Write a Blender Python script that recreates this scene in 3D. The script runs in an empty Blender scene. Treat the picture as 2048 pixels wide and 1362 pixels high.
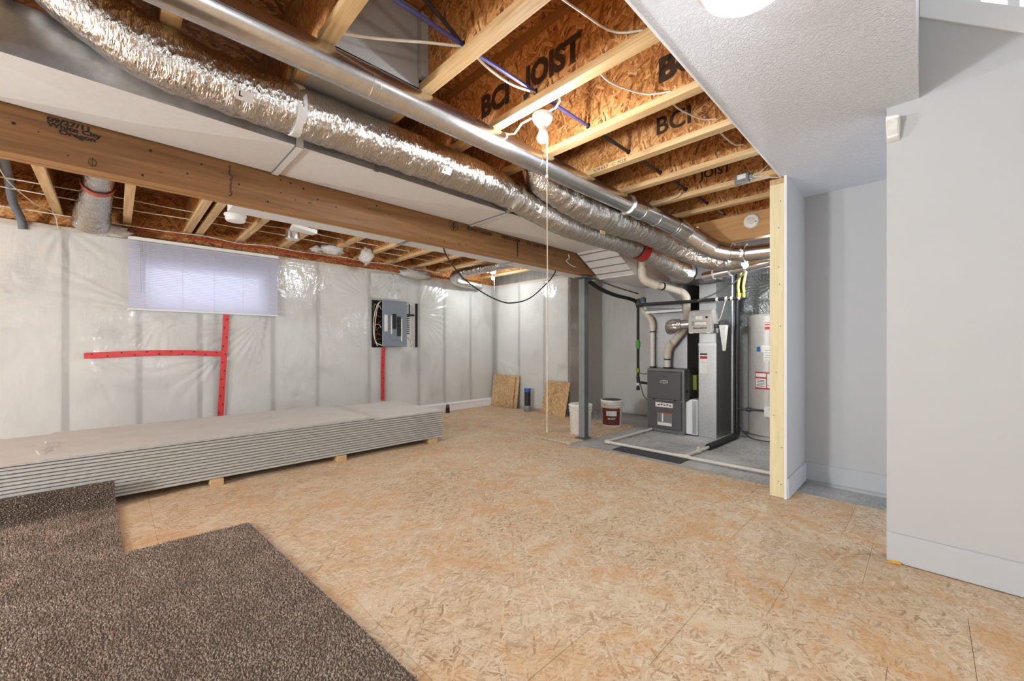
import bpy, math, random
import numpy as np
from mathutils import Vector, Matrix, noise as mn
random.seed(7)
D = bpy.data
SC = bpy.context.scene
COL = SC.collection
PI = math.pi

# ------------------------------------------------------------------ camera, light, exposure
cam = D.objects.new('camera', D.cameras.new('camera'))
COL.objects.link(cam)
cam.location = (0, 0, 1.15)
cam.rotation_euler = (PI/2, 0, math.radians(45.65 - 90))
cam.data.sensor_width = 36
cam.data.lens = 812/2048*36
cam.data.shift_y = 11/2048
cam.data.clip_start = 0.02
SC.camera = cam
SC.view_settings.view_transform = 'Standard'
SC.view_settings.look = 'None'
SC.view_settings.gamma = 1
SC.view_settings.use_curve_mapping = False
SC.view_settings.exposure = 0.3
W = D.worlds.new('world'); SC.world = W
W.use_nodes = True
W.node_tree.nodes['Background'].inputs[0].default_value = (0.80, 0.88, 1.0, 1)
W.node_tree.nodes['Background'].inputs[1].default_value = 2.2

def lamp(name, loc, power, radius, color):
    l = D.lights.new(name, 'POINT'); l.energy = power; l.shadow_soft_size = radius; l.color = color
    o = D.objects.new(name, l); o.location = loc; COL.objects.link(o)
    return o
COOL = (0.90, 0.96, 1.0)
lamp('bulb_light', (1.712, 1.507, 2.275), 34, 0.035, (0.96, 0.98, 1.0))
lamp('bulb_light', (4.643, 5.216, 2.27), 26, 0.035, (0.88, 0.95, 1.0))
lamp('dome_light', (1.54, 0.42, 2.15), 2.0, 0.12, (0.94, 0.97, 1.0))
# added fill lamps without fixtures, all out of view
lamp('fill_lamp', (-3.8, 2.7, 1.3), 460, 0.2, COOL)
lamp('fill_lamp', (2.36, 3.95, 2.33), 24, 0.035, COOL)  # added, hidden behind the beam to brighten the plastic wall
lamp('fill_lamp', (-2.0, 1.0, 2.0), 12, 0.15, COOL)
lamp('fill_lamp', (0.2, -1.3, 1.6), 40, 0.15, COOL)
lamp('furnace_room_fill', (4.9, 1.1, 1.9), 30, 0.05, COOL)  # added, hidden by the partition to brighten the furnace room
# daylight on the upper landing
al = D.lights.new('landing_daylight', 'AREA'); al.energy = 60; al.size = 1.2; al.color = (0.9, 0.95, 1)
ao = D.objects.new('landing_daylight', al); ao.location = (3.6, -0.6, 4.4); COL.objects.link(ao)

# ------------------------------------------------------------------ materials
def s2l(c):
    return tuple(((v/255)/12.92 if v/255 <= .04045 else ((v/255+.055)/1.055)**2.4) for v in c)
class NT:
    def __init__(s, name):
        s.m = D.materials.new(name); s.m.use_nodes = True
        s.t = s.m.node_tree; s.n = s.t.nodes; s.l = s.t.links
        s.p = s.n['Principled BSDF']; s.out = s.n['Material Output']
    def add(s, typ, **k):
        nd = s.n.new(typ)
        for a, v in k.items(): setattr(nd, a, v)
        return nd
    def link(s, a, b): s.l.new(a, b)
    def pos(s): return s.add('ShaderNodeNewGeometry').outputs['Position']
    def math(s, op, a, b=None):
        nd = s.add('ShaderNodeMath', operation=op)
        for i, v in enumerate((a, b)):
            if v is None: continue
            if hasattr(v, 'links'): s.link(v, nd.inputs[i])
            else: nd.inputs[i].default_value = v
        return nd.outputs[0]
    def mapv(s, v, scale=(1, 1, 1), rot=(0, 0, 0), loc=(0, 0, 0)):
        nd = s.add('ShaderNodeMapping'); s.link(v, nd.inputs[0])
        nd.inputs['Scale'].default_value = scale; nd.inputs['Rotation'].default_value = rot
        nd.inputs['Location'].default_value = loc
        return nd.outputs[0]
    def noise(s, v, scale, detail=3, rough=.5, dist=0):
        nd = s.add('ShaderNodeTexNoise'); s.link(v, nd.inputs['Vector'])
        nd.inputs['Scale'].default_value = scale; nd.inputs['Detail'].default_value = detail
        nd.inputs['Roughness'].default_value = rough; nd.inputs['Distortion'].default_value = dist
        return nd.outputs['Fac']
    def voro(s, v, scale, feature='F1'):
        nd = s.add('ShaderNodeTexVoronoi', feature=feature); s.link(v, nd.inputs['Vector'])
        nd.inputs['Scale'].default_value = scale
        return nd
    def ramp(s, f, stops):
        nd = s.add('ShaderNodeValToRGB'); s.link(f, nd.inputs[0])
        e = nd.color_ramp.elements
        while len(e) < len(stops): e.new(.5)
        for i, (p, c) in enumerate(stops):
            e[i].position = p; e[i].color = (*c, 1)
        return nd.outputs[0]
    def mix(s, f, a, b, blend='MIX'):
        nd = s.add('ShaderNodeMix', data_type='RGBA', blend_type=blend)
        for i, v in ((0, f), (6, a), (7, b)):
            if hasattr(v, 'links'): s.link(v, nd.inputs[i])
            else: nd.inputs[i].default_value = v if i == 0 else (*v, 1)
        return nd.outputs[2]
    def bump(s, h, strength=.3, dist=.01):
        nd = s.add('ShaderNodeBump'); s.link(h, nd.inputs['Height'])
        nd.inputs['Strength'].default_value = strength; nd.inputs['Distance'].default_value = dist
        s.link(nd.outputs[0], s.p.inputs['Normal'])
        return nd.outputs[0]
    def base(s, c):
        if hasattr(c, 'links'): s.link(c, s.p.inputs['Base Color'])
        else: s.p.inputs['Base Color'].default_value = (*c, 1)
    def pr(s, rough=.5, metal=0, spec=.5, **k):
        s.p.inputs['Roughness'].default_value = rough; s.p.inputs['Metallic'].default_value = metal
        s.p.inputs['Specular IOR Level'].default_value = spec
        for a, v in k.items(): s.p.inputs[a.replace('_', ' ')].default_value = v

def plain(name, rgb, rough=.5, metal=0, var=.06, scale=30, bump=0, bscale=200):
    t = NT(name); c = s2l(rgb); p = t.pos()
    f = t.noise(p, scale, 3)
    t.base(t.ramp(f, [(.3, tuple(v*(1-var*2) for v in c)), (.7, tuple(min(1, v*(1+var)) for v in c))]))
    t.pr(rough, metal)
    if bump: t.bump(t.noise(p, bscale, 2), bump, .004)
    return t.m

def osb(name, plane, pal, scale=1.0, bumpy=.25, gloss=.6, patchy=False, flake=.75):
    t = NT(name); p = t.pos()
    if plane == 'x': p = t.mapv(p, rot=(0, PI/2, 0))
    if plane == 'y': p = t.mapv(p, rot=(PI/2, 0, 0))
    warp = t.add('ShaderNodeTexNoise'); t.link(p, warp.inputs['Vector']); warp.inputs['Scale'].default_value = 5
    vadd = t.add('ShaderNodeVectorMath', operation='MULTIPLY_ADD')
    t.link(warp.outputs['Color'], vadd.inputs[0]); vadd.inputs[1].default_value = (.05, .05, 0); t.link(p, vadd.inputs[2])
    p = vadd.outputs[0]
    best = None
    for i, (ang, sx, sy) in enumerate(((.15, 9, 48), (1.2, 11, 60), (2.3, 8, 52), (.75, 14, 80), (2.85, 10, 66))):
        rot = t.mapv(p, rot=(0, 0, ang), loc=(i*3.3, i*1.7, 0))
        v = t.voro(t.mapv(rot, scale=(sx*scale, sy*scale, 0)), 1.0)
        sep = t.add('ShaderNodeSeparateColor'); t.link(v.outputs['Color'], sep.inputs[0])
        fine = t.noise(t.mapv(rot, scale=(20*scale, 260*scale, 1)), 1, 2)
        val = t.math('ADD', t.math('ADD', t.math('MULTIPLY', sep.outputs[0], flake), (.75-flake)*.5), t.math('MULTIPLY', fine, .35))
        edge = t.math('LESS_THAN', v.outputs['Distance'], .62)
        g = t.math('MULTIPLY', sep.outputs[1], edge)
        if best is None: best = (val, g)
        else:
            gt = t.math('GREATER_THAN', g, best[1])
            nv = t.add('ShaderNodeMix'); t.link(gt, nv.inputs[0]); t.link(best[0], nv.inputs[2]); t.link(val, nv.inputs[3])
            ng = t.math('MAXIMUM', g, best[1])
            best = (nv.outputs[0], ng)
    big = t.noise(t.pos(), 1.3, 3)
    spk = t.noise(p, (170 if patchy else 90)*scale, 2, .6)
    v = t.math('ADD', best[0], t.math('MULTIPLY', t.math('SUBTRACT', big, .5), .5))
    v = t.math('ADD', v, t.math('MULTIPLY', t.math('SUBTRACT', spk, .5), .7 if patchy else .35))
    cols = [s2l(c) for c in pal]
    c = t.ramp(v, [(.12, cols[0]), (.32, cols[1]), (.55, cols[2]), (.78, cols[3]), (.95, cols[4])])
    if patchy:      # warmer and paler patches of the board faces, dark flecks
        w = t.noise(t.pos(), 2.6, 6, .7, 1.0)
        c = t.mix(t.ramp(w, [(.48, (0, 0, 0)), (.64, (.55, .55, .55))]), c, s2l((206, 152, 94)), 'MIX')
        w2 = t.noise(t.mapv(t.pos(), loc=(7, 3, 0)), 3.4, 6, .7, 1.2)
        c = t.mix(t.ramp(w2, [(.52, (0, 0, 0)), (.66, (.6, .6, .6))]), c, s2l((222, 208, 182)), 'MIX')
        fl = t.voro(t.mapv(p, scale=(34, 90, 0), rot=(0, 0, .4)), 1.0)
        c = t.mix(t.ramp(fl.outputs['Distance'], [(.05, (.75, .75, .75)), (.11, (0, 0, 0))]), c, s2l((96, 72, 50)))
    t.base(c); t.pr(gloss, 0, .3)
    t.bump(v, bumpy, .004)
    return t.m

def wood(name, axis, dark, light, scale=1, rough=.6, knots=False):
    t = NT(name); p = t.pos()
    sc = {'x': (1.2, 22, 22), 'y': (22, 1.2, 22), 'z': (22, 22, 1.2)}[axis]
    q = t.mapv(p, scale=tuple(v*scale for v in sc))
    f = t.noise(q, 1.6, 5, .62, .6)
    g = t.noise(t.mapv(p, scale=tuple(v*scale*5 for v in sc)), 1.5, 2)
    v = t.math('ADD', t.math('MULTIPLY', f, .8), t.math('MULTIPLY', g, .25))
    c = t.ramp(v, [(.3, s2l(dark)), (.72, s2l(light))])
    if knots:
        k = t.voro(t.mapv(p, scale=(3, 3, 9) if axis == 'x' else (3, 3, 3)), 1.5)
        c = t.mix(t.ramp(k.outputs['Distance'], [(.03, (1, 1, 1)), (.09, (0, 0, 0))]), c, s2l((80, 45, 25)))
    t.base(c); t.pr(rough, 0, .35); t.bump(v, .12, .003)
    return t.m

M = {}
M['osb_floor'] = osb('osb_floor', 'z', [(150, 120, 90), (194, 166, 134), (209, 184, 152), (217, 196, 167), (229, 212, 188)], 1.75, .4, .65, True, .66)
M['osb_web'] = osb('osb_web', 'x', [(108, 64, 30), (158, 102, 52), (182, 124, 70), (198, 146, 90), (216, 172, 120)], 1.1, .25, .55)
M['osb_deck'] = osb('osb_deck', 'z', [(104, 62, 28), (154, 98, 48), (180, 120, 64), (196, 140, 82), (212, 164, 108)], .9)
M['osb_rim'] = osb('osb_rim', 'y', [(104, 62, 28), (154, 98, 48), (180, 120, 64), (196, 140, 82), (212, 164, 108)], .9)
M['osb_board'] = osb('osb_board', 'x', [(110, 82, 50), (165, 130, 90), (190, 158, 114), (208, 180, 138), (226, 204, 168)], 1.6, flake=.55)
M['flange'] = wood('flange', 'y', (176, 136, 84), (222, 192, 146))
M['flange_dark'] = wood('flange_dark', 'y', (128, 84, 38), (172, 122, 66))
M['lvl'] = wood('lvl', 'x', (106, 72, 40), (148, 106, 64), .8, .5, True)
M['lvl_edge'] = wood('lvl_edge', 'x', (136, 92, 50), (190, 146, 94), 2.0)
M['lvl_y'] = wood('lvl_y', 'y', (172, 124, 72), (206, 160, 106), .8, .5)
M['pine'] = wood('pine', 'z', (220, 204, 158), (238, 226, 188), .8, .6)
M['pine_x'] = wood('pine_x', 'x', (176, 140, 94), (214, 182, 134))
M['stud'] = wood('stud', 'z', (112, 108, 100), (150, 146, 138))
def concrete():
    t = NT('concrete'); p = t.pos()
    a = t.noise(p, 1.6, 6, .6); b = t.noise(t.mapv(p, scale=(3, 9, 3)), 5, 5, .6)
    v = t.math('ADD', t.math('MULTIPLY', a, .6), t.math('MULTIPLY', b, .4))
    t.base(t.ramp(v, [(.34, s2l((136, 134, 132))), (.5, s2l((172, 171, 169))), (.66, s2l((198, 197, 195)))]))
    t.pr(.6, 0, .35); t.bump(t.noise(p, 60, 4), .15, .004); return t.m
M['concrete'] = concrete()
def paint(name, rgb, bs=250, st=.06):
    t = NT(name); p = t.pos(); c = s2l(rgb)
    f = t.noise(p, 2.5, 3)
    t.base(t.ramp(f, [(.3, tuple(v*.97 for v in c)), (.7, c)])); t.pr(.55, 0, .3)
    t.bump(t.noise(p, bs, 2), st, .002); return t.m
M['wall'] = paint('wall_paint', (192, 192, 192))
M['trim'] = paint('trim_paint', (192, 194, 196), 60, .02)
M['white_trim'] = paint('white_trim', (236, 237, 238), 60, .02)
M['board_grey'] = paint('drywall_grey', (176, 175, 173))
def knock():
    t = NT('knockdown'); p = t.pos()
    n = t.noise(t.mapv(p, scale=(1.0, 1.0, 1)), 62, 2, .5, 1.2)
    r = t.ramp(n, [(.42, (0, 0, 0)), (.6, (1, 1, 1))])
    t.base(s2l((224, 228, 236))); t.pr(.7, 0, .2); t.bump(r, .55, .006); return t.m
M['ceiling'] = knock()
def galv(name, c=(170, 171, 172), rough=.36, metal=.9, var=.1):
    t = NT(name); p = t.pos(); col = s2l(c)
    v = t.voro(p, 55); sep = t.add('ShaderNodeSeparateColor'); t.link(v.outputs['Color'], sep.inputs[0])
    n = t.noise(p, 4, 4)
    f = t.math('ADD', t.math('MULTIPLY', sep.outputs[0], .35), t.math('MULTIPLY', n, .65))
    t.base(t.ramp(f, [(.25, tuple(x*(1-var) for x in col)), (.7, tuple(min(1, x*(1+var*.5)) for x in col))]))
    t.pr(rough, metal); t.bump(t.noise(p, 9, 3), .06, .01); return t.m
M['galv'] = galv('galvanised')
M['galv_light'] = galv('galvanised_light', (226, 227, 229), .55, .12, .03)  # near-white: floor bounce on the duct underside put into the colour
M['galv_dark'] = galv('galvanised_dull', (126, 126, 124), .45, .75)
M['pipe_metal'] = galv('bright_duct', (214, 214, 215), .25, 1.0)
def foil(name='foil', c=(206, 203, 198), rough=.2, st=.9):
    t = NT(name); p = t.pos()
    w = t.add('ShaderNodeTexNoise'); t.link(t.mapv(p, scale=(2.2, .6, .6)), w.inputs['Vector'])
    w.inputs['Scale'].default_value = 48; w.inputs['Detail'].default_value = 4; w.inputs['Distortion'].default_value = 1.4
    v = t.voro(t.mapv(p, scale=(1.6, 1, 1)), 38)
    h = t.math('ADD', t.math('MULTIPLY', w.outputs['Fac'], .8), t.math('MULTIPLY', v.outputs['Distance'], .5))
    t.base(s2l(c)); t.pr(rough, 1.0); t.bump(h, st, .008); return t.m
M['foil'] = foil()
def film(name, fac):
    t = NT(name); p = t.pos()
    t.base(s2l((226, 225, 221))); t.pr(.09, 0, .9)
    a = t.noise(t.mapv(p, rot=(0, .6, 0), scale=(2.0, 1, .7)), 5, 3, .5, 1.6)
    b = t.noise(t.mapv(p, rot=(0, -.8, 0), scale=(.8, 1, 3)), 7, 3, .5, .8)
    n = t.noise(t.mapv(p, rot=(0, .9, 0), scale=(2.6, 1, .8)), 4.5, 3, .55, 2.2)
    ridge = t.ramp(t.math('ABSOLUTE', t.math('SUBTRACT', n, .5)), [(.0, (1, 1, 1)), (.012, (0, 0, 0))])
    msk = t.ramp(t.noise(p, 1.3, 2), [(.56, (0, 0, 0)), (.66, (1, 1, 1))])
    rg = t.mix(1.0, ridge, msk, 'MULTIPLY')
    h = t.math('ADD', t.math('MULTIPLY', a, .6), t.math('MULTIPLY', b, .4))
    t.bump(t.math('ADD', h, t.math('MULTIPLY', rg, .2)), .5, .02)
    tr = t.add('ShaderNodeBsdfTransparent'); mx = t.add('ShaderNodeMixShader')
    mx.inputs[0].default_value = fac
    t.link(tr.outputs[0], mx.inputs[1]); t.link(t.p.outputs[0], mx.inputs[2]); t.link(mx.outputs[0], t.out.inputs[0])
    return t.m
M['film'] = film('vapour_film', .5)
def batt():
    t = NT('insulation'); p = t.pos()
    a = t.noise(p, 1.7, 5, .6, .5); b = t.noise(p, 35, 4)
    v = t.math('ADD', t.math('MULTIPLY', a, .8), t.math('MULTIPLY', b, .2))
    t.base(t.ramp(v, [(.33, s2l((150, 149, 145))), (.47, s2l((218, 217, 211))), (.68, s2l((232, 231, 226)))]))
    t.pr(.9, 0, .1); t.bump(b, .4, .01); return t.m
M['batt'] = batt()
def blind():
    t = NT('blind_vinyl'); t.base(s2l((228, 227, 236))); t.pr(.45, 0, .4)
    tr = t.add('ShaderNodeBsdfTranslucent'); tr.inputs[0].default_value = (.72, .72, .92, 1)
    mx = t.add('ShaderNodeMixShader'); mx.inputs[0].default_value = .28
    t.link(t.p.outputs[0], mx.inputs[1]); t.link(tr.outputs[0], mx.inputs[2]); t.link(mx.outputs[0], t.out.inputs[0])
    return t.m
M['blind'] = blind()
M['sheet'] = plain('drywall_paper', (208, 206, 200), .8, 0, .03, 6)
M['sheet_edge'] = plain('drywall_edge', (186, 183, 176), .85, 0, .05, 40)
def carpet_m():
    t = NT('carpet_pile'); p = t.pos()
    a = t.noise(p, 110, 2, .6); b = t.noise(p, 5, 3)
    v = t.math('ADD', t.math('MULTIPLY', a, .8), t.math('MULTIPLY', b, .2))
    t.base(t.ramp(v, [(.34, s2l((96, 82, 71))), (.5, s2l((150, 133, 119))), (.64, s2l((202, 186, 171)))]))
    t.pr(.95, 0, .1); return t.m
M['carpet'] = carpet_m()
M['carpet_base'] = plain('carpet_backing', (92, 78, 66), .95)
M['white'] = plain('white_plastic', (232, 231, 227), .4, 0, .02)
M['porcelain'] = plain('porcelain', (238, 236, 230), .25, 0, .02)
M['pvc'] = plain('cream_pvc', (206, 196, 178), .35, 0, .04)
M['pvc_white'] = plain('white_pvc', (212, 206, 196), .35, 0, .04)
M['black'] = plain('black_plastic', (30, 30, 31), .45)
M['rubber'] = plain('black_foam', (44, 44, 45), .8, bump=.2)
M['ink'] = plain('black_ink', (34, 22, 16), .8)
M['stencil'] = plain('faded_stencil', (62, 42, 22), .8, 0, .3, 120)
M['ink_red'] = plain('dark_red_ink', (66, 22, 20), .7)
M['steel'] = plain('painted_steel', (120, 124, 122), .5, 0, .05, 12)
M['steel_dk'] = plain('painted_steel_dark', (84, 90, 90), .5, 0, .05, 12)  # dark fittings, and the shade coloured onto the post's side
M['furn'] = plain('furnace_enamel', (84, 84, 84), .4, .3, .04, 90)
M['furn_lt'] = plain('furnace_frame', (112, 112, 111), .42, .4, .04, 60)
M['label'] = plain('label_paper', (222, 220, 214), .6)
M['red'] = plain('red_print', (176, 44, 36), .6)
M['maroon'] = plain('maroon_print', (110, 44, 40), .55, 0, .12, 60)
M['tape_red'] = plain('sheathing_tape', (206, 62, 62), .3, 0, .06, 20)
M['green'] = plain('green_valve', (84, 158, 74), .5)
M['lime'] = plain('lime_bracket', (140, 150, 52), .5)
M['yellow'] = plain('yellow_hose', (196, 186, 84), .45, 0, .15, 60)
M['yellow_strap'] = plain('yellow_strap', (228, 168, 32), .5)
M['blue'] = plain('blue_cap', (34, 92, 160), .4)
M['blue_cable'] = plain('blue_cable', (72, 72, 132), .5)
M['romex'] = plain('white_cable', (214, 206, 190), .5)
M['red_cable'] = plain('red_cable', (176, 64, 40), .5)
M['black_cable'] = plain('black_cable', (34, 33, 34), .5)
M['copper'] = plain('copper_wire', (150, 92, 52), .4, .5, .2, 80)
M['conduit'] = plain('grey_conduit', (98, 104, 112), .5)
M['panel_grey'] = plain('panel_grey', (128, 137, 146), .45, .1, .03)
M['heater'] = plain('heater_enamel', (176, 171, 166), .35, .1, .03)
M['pail'] = plain('pail_plastic', (212, 206, 196), .45)
M['cord'] = plain('cotton_cord', (206, 192, 172), .8)
M['fluff'] = plain('mineral_wool', (198, 194, 186), .95, 0, .06, 40, .5, 60)
M['grey_panel'] = plain('grey_panel', (150, 148, 144), .5, .3)
M['orange_paper'] = plain('tan_tag', (196, 170, 120), .7)
M['mat'] = plain('dark_mat', (62, 62, 63), .75)
M['hole'] = plain('dark_hole', (14, 13, 12), .9)
def emit(name, c, s):
    t = NT(name); t.base((.9, .9, .88)); t.p.inputs['Emission Color'].default_value = (*c, 1)
    t.p.inputs['Emission Strength'].default_value = s; return t.m
M['bulb'] = emit('lit_bulb', (1, .97, .92), 9)
M['dome'] = emit('lit_dome', (1, .97, .9), .75)
def glass():
    t = NT('window_glass'); tr = t.add('ShaderNodeBsdfTransparent'); g = t.add('ShaderNodeBsdfGlossy'); g.inputs['Roughness'].default_value = .02
    mx = t.add('ShaderNodeMixShader'); mx.inputs[0].default_value = .06
    t.link(tr.outputs[0], mx.inputs[1]); t.link(g.outputs[0], mx.inputs[2]); t.link(mx.outputs[0], t.out.inputs[0]); return t.m
M['glass'] = glass()

# ------------------------------------------------------------------ mesh helpers
def frames(pts):
    n = len(pts); T = []
    for i in range(n):
        a = pts[max(i-1, 0)]; b = pts[min(i+1, n-1)]
        d = b-a; T.append(d.normalized() if d.length > 1e-9 else Vector((0, 0, 1)))
    up = Vector((0, 0, 1)) if abs(T[0].z) < .9 else Vector((0, 1, 0))
    u = (up - T[0]*up.dot(T[0])).normalized(); out = []
    for i in range(n):
        u = (u - T[i]*u.dot(T[i])); u = u.normalized() if u.length > 1e-6 else T[i].orthogonal().normalized()
        out.append((T[i], u, T[i].cross(u)))
    return out
def spline(pts, step=.03, closed=False):
    P = [Vector(p) for p in pts]; out = []
    for i in range(len(P)-1):
        p0 = P[max(i-1, 0)]; p1 = P[i]; p2 = P[i+1]; p3 = P[min(i+2, len(P)-1)]
        k = max(1, int((p2-p1).length/step))
        for j in range(k):
            t = j/k
            out.append(.5*((2*p1)+(p2-p0)*t+(2*p0-5*p1+4*p2-p3)*t*t+(3*p1-p0-3*p2+p3)*t**3))
    out.append(P[-1]); return out
class MB:
    def __init__(s): s.v = []; s.f = []; s.m = []; s.cur = 0
    def face(s, idx): s.f.append(tuple(idx)); s.m.append(s.cur)
    def box(s, x0, x1, y0, y1, z0, z1):
        b = len(s.v)
        s.v += [(x0, y0, z0), (x1, y0, z0), (x1, y1, z0), (x0, y1, z0), (x0, y0, z1), (x1, y0, z1), (x1, y1, z1), (x0, y1, z1)]
        for q in ((3, 2, 1, 0), (4, 5, 6, 7), (0, 1, 5, 4), (1, 2, 6, 5), (2, 3, 7, 6), (3, 0, 4, 7)): s.face([b+i for i in q])
        return s
    def hexa(s, lo, hi):          # two quads of 4 points, wound the same way
        b = len(s.v); s.v += list(map(tuple, lo))+list(map(tuple, hi))
        for q in ((3, 2, 1, 0), (4, 5, 6, 7), (0, 1, 5, 4), (1, 2, 6, 5), (2, 3, 7, 6), (3, 0, 4, 7)): s.face([b+i for i in q])
        return s
    def prism(s, poly, d):        # planar polygon swept along d
        b = len(s.v); n = len(poly); d = Vector(d)
        s.v += [tuple(p) for p in poly]+[tuple(Vector(p)+d) for p in poly]
        s.face(list(range(b+n-1, b-1, -1))); s.face(list(range(b+n, b+2*n)))
        for i in range(n): s.face([b+i, b+(i+1) % n, b+n+(i+1) % n, b+n+i])
        return s
    def tube(s, pts, r, n=12, cap=True, rf=None, flat=1.0):
        pts = [Vector(p) for p in pts]; F = frames(pts); b = len(s.v)
        for i, p in enumerate(pts):
            ri = r[i] if isinstance(r, (list, tuple)) else r
            for k in range(n):
                a = 2*PI*k/n; rr = ri*(rf(i, a) if rf else 1)
                s.v.append(tuple(p+F[i][1]*math.cos(a)*rr*flat+F[i][2]*math.sin(a)*rr))
        for i in range(len(pts)-1):
            for k in range(n):
                s.face([b+i*n+k, b+i*n+(k+1) % n, b+(i+1)*n+(k+1) % n, b+(i+1)*n+k])
        if cap:
            s.face([b+k for k in range(n-1, -1, -1)]); e = b+(len(pts)-1)*n; s.face([e+k for k in range(n)])
        return s
    def lathe(s, prof, c, axis=(0, 0, 1), n=24):     # prof: list of (r, h)
        ax = Vector(axis).normalized(); u = ax.orthogonal().normalized(); w = ax.cross(u); b = len(s.v); c = Vector(c)
        for r, h in prof:
            for k in range(n):
                a = 2*PI*k/n; s.v.append(tuple(c+ax*h+(u*math.cos(a)+w*math.sin(a))*max(r, 1e-4)))
        for i in range(len(prof)-1):
            for k in range(n): s.face([b+i*n+k, b+i*n+(k+1) % n, b+(i+1)*n+(k+1) % n, b+(i+1)*n+k])
        s.face([b+k for k in range(n-1, -1, -1)]); e = b+(len(prof)-1)*n; s.face([e+k for k in range(n)])
        return s
    def quad(s, a, b_, c, d):
        b = len(s.v); s.v += [tuple(a), tuple(b_), tuple(c), tuple(d)]; s.face([b, b+1, b+2, b+3]); return s

def wloc(o):
    p = Vector((0, 0, 0))
    while o: p = p+o.location; o = o.parent
    return p
def tag(o, label=None, cat=None, group=None, kind=None):
    if label: o['label'] = label
    if cat: o['category'] = cat
    if group: o['group'] = group
    if kind: o['kind'] = kind
    return o
def obj(name, mb, mat, parent=None, loc=None, smooth=False, bevel=0, label=None, cat=None, group=None, kind=None, sharp=35):
    """links one mesh object; verts are given in world metres; loc = origin for top-level objects"""
    me = D.meshes.new(name)
    o = D.objects.new(name, me); COL.objects.link(o)
    if parent: o.parent = parent; org = wloc(parent)
    else:
        org = Vector(loc) if loc else Vector((0, 0, 0)); o.location = org
    vs = np.array(mb.v, dtype=np.float64)-np.array(org)
    me.from_pydata(vs.tolist(), [], mb.f)
    mats = mat if isinstance(mat, (list, tuple)) else [mat]
    for m in mats: me.materials.append(M[m] if isinstance(m, str) else m)
    if len(mats) > 1: me.polygons.foreach_set('material_index', mb.m)
    if smooth:
        me.polygons.foreach_set('use_smooth', [True]*len(me.polygons))
        if sharp: me.set_sharp_from_angle(angle=math.radians(sharp))
    if bevel:
        bv = o.modifiers.new('bevel', 'BEVEL'); bv.width = bevel; bv.segments = 2; bv.limit_method = 'ANGLE'
    me.update()
    return tag(o, label, cat, group, kind)
def thing(name, label, cat, loc, group=None):
    o = D.objects.new(name, None); o.empty_display_size = .05; COL.objects.link(o); o.location = loc
    return tag(o, label, cat, group)
def struct(name, mb, mat, parent=None, **k):
    o = obj(name, mb, mat, parent, **k)
    if not parent: o['kind'] = 'structure'
    return o
def B(x0, x1, y0, y1, z0, z1): return MB().box(x0, x1, y0, y1, z0, z1)
def T(pts, r, n=12, step=.03, smooth=True): return MB().tube(spline(pts, step) if smooth else pts, r, n)
def text(name, s, size, origin, right, up, mat, parent, shear=0, bold=0, space=1, sx=1.0, align='LEFT'):
    cu = D.curves.new(name, 'FONT'); cu.body = s; cu.size = size; cu.shear = shear; cu.offset = bold
    cu.space_character = space; cu.align_x = align; cu.resolution_u = 3
    tmp = D.objects.new(name+'_curve', cu)
    me = D.meshes.new_from_object(tmp); D.objects.remove(tmp); D.curves.remove(cu)
    r = Vector(right).normalized(); u = Vector(up).normalized(); n = r.cross(u)
    o_ = Vector(origin); org = wloc(parent)
    for v in me.vertices: v.co = o_+r*v.co.x*sx+u*v.co.y+n*.0008-org
    me.materials.clear(); me.materials.append(M[mat]); me.name = name
    o = D.objects.new(name, me); COL.objects.link(o); o.parent = parent
    return o

# ================================================================== THE SETTING
H = 2.445      # underside of joists
floor = struct('floor', B(-4, 6.5, -2.6, 6.3, -.14, -.02), 'concrete')
XE = [-1.62, -1.02, -.42, .18, .78, 1.38, 1.98, 2.58, 3.18, 3.85, 4.45, 5.05, 5.36]
def tile(x0, x1, y0, y1):
    g = .0006
    obj('subfloor_panel', B(x0+g, x1-g, y0+g, y1-g, -.02, random.uniform(-.0008, 0)), 'osb_floor', floor, bevel=.0007)
tile(-4, XE[0], -2.6, 5.96); tile(XE[0], XE[9], -2.6, -1.15)
for i in range(len(XE)-1):
    x0, x1 = XE[i], XE[i+1]
    ymin = -1.15 if x1 < 3.9 else 2.95
    y = ymin; first = True
    off = (.31, .05, .43, .17)[i % 4]
    while y < 5.95:
        y2 = (y+off) if first and ymin < 0 else y+.6
        y2 = min(y2, 5.96)
        if y2-y > .08:
            xx = x1
            if i == 8 and 2.2 < y < 2.95: xx = x1-.1
            tile(x0, xx, y, y2)
        y = y2; first = False

# left wall: framing, batts, film
wl = struct('wall_left', MB().box(-4, .2, 6.08, 6.2, -.02, 2.85).box(1.4, 6.5, 6.08, 6.2, -.02, 2.85).box(.2, 1.4, 6.08, 6.2, -.02, 1.57).box(.2, 1.4, 6.08, 6.2, 2.07, 2.85), 'stud')
SX = [-2.2, -1.58, -.97, -.36, .18, .71, .87, 1.475, 2.037, 2.79, 3.04, 3.66, 4.18, 4.77, 5.33]
for x in SX:
    if x in (.71, .87): obj('wall_stud', B(x-.019, x+.019, 5.985, 6.075, .04, 1.53), 'stud', wl)
    else: obj('wall_stud', B(x-.019, x+.019, 5.985, 6.075, .04, 2.29), 'stud', wl)
obj('bottom_plate', B(-4, 5.36, 5.985, 6.075, 0, .04), 'stud', wl)
obj('top_plate', B(-4, 5.36, 5.985, 6.075, 2.29, 2.335), 'pine_x', wl)
obj('window_header', MB().box(.2, 1.456, 5.985, 6.075, 2.1, 2.29), 'stud', wl)
obj('window_sill_plate', MB().box(.2, 1.456, 5.985, 6.075, 1.53, 1.57), 'stud', wl)
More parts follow.
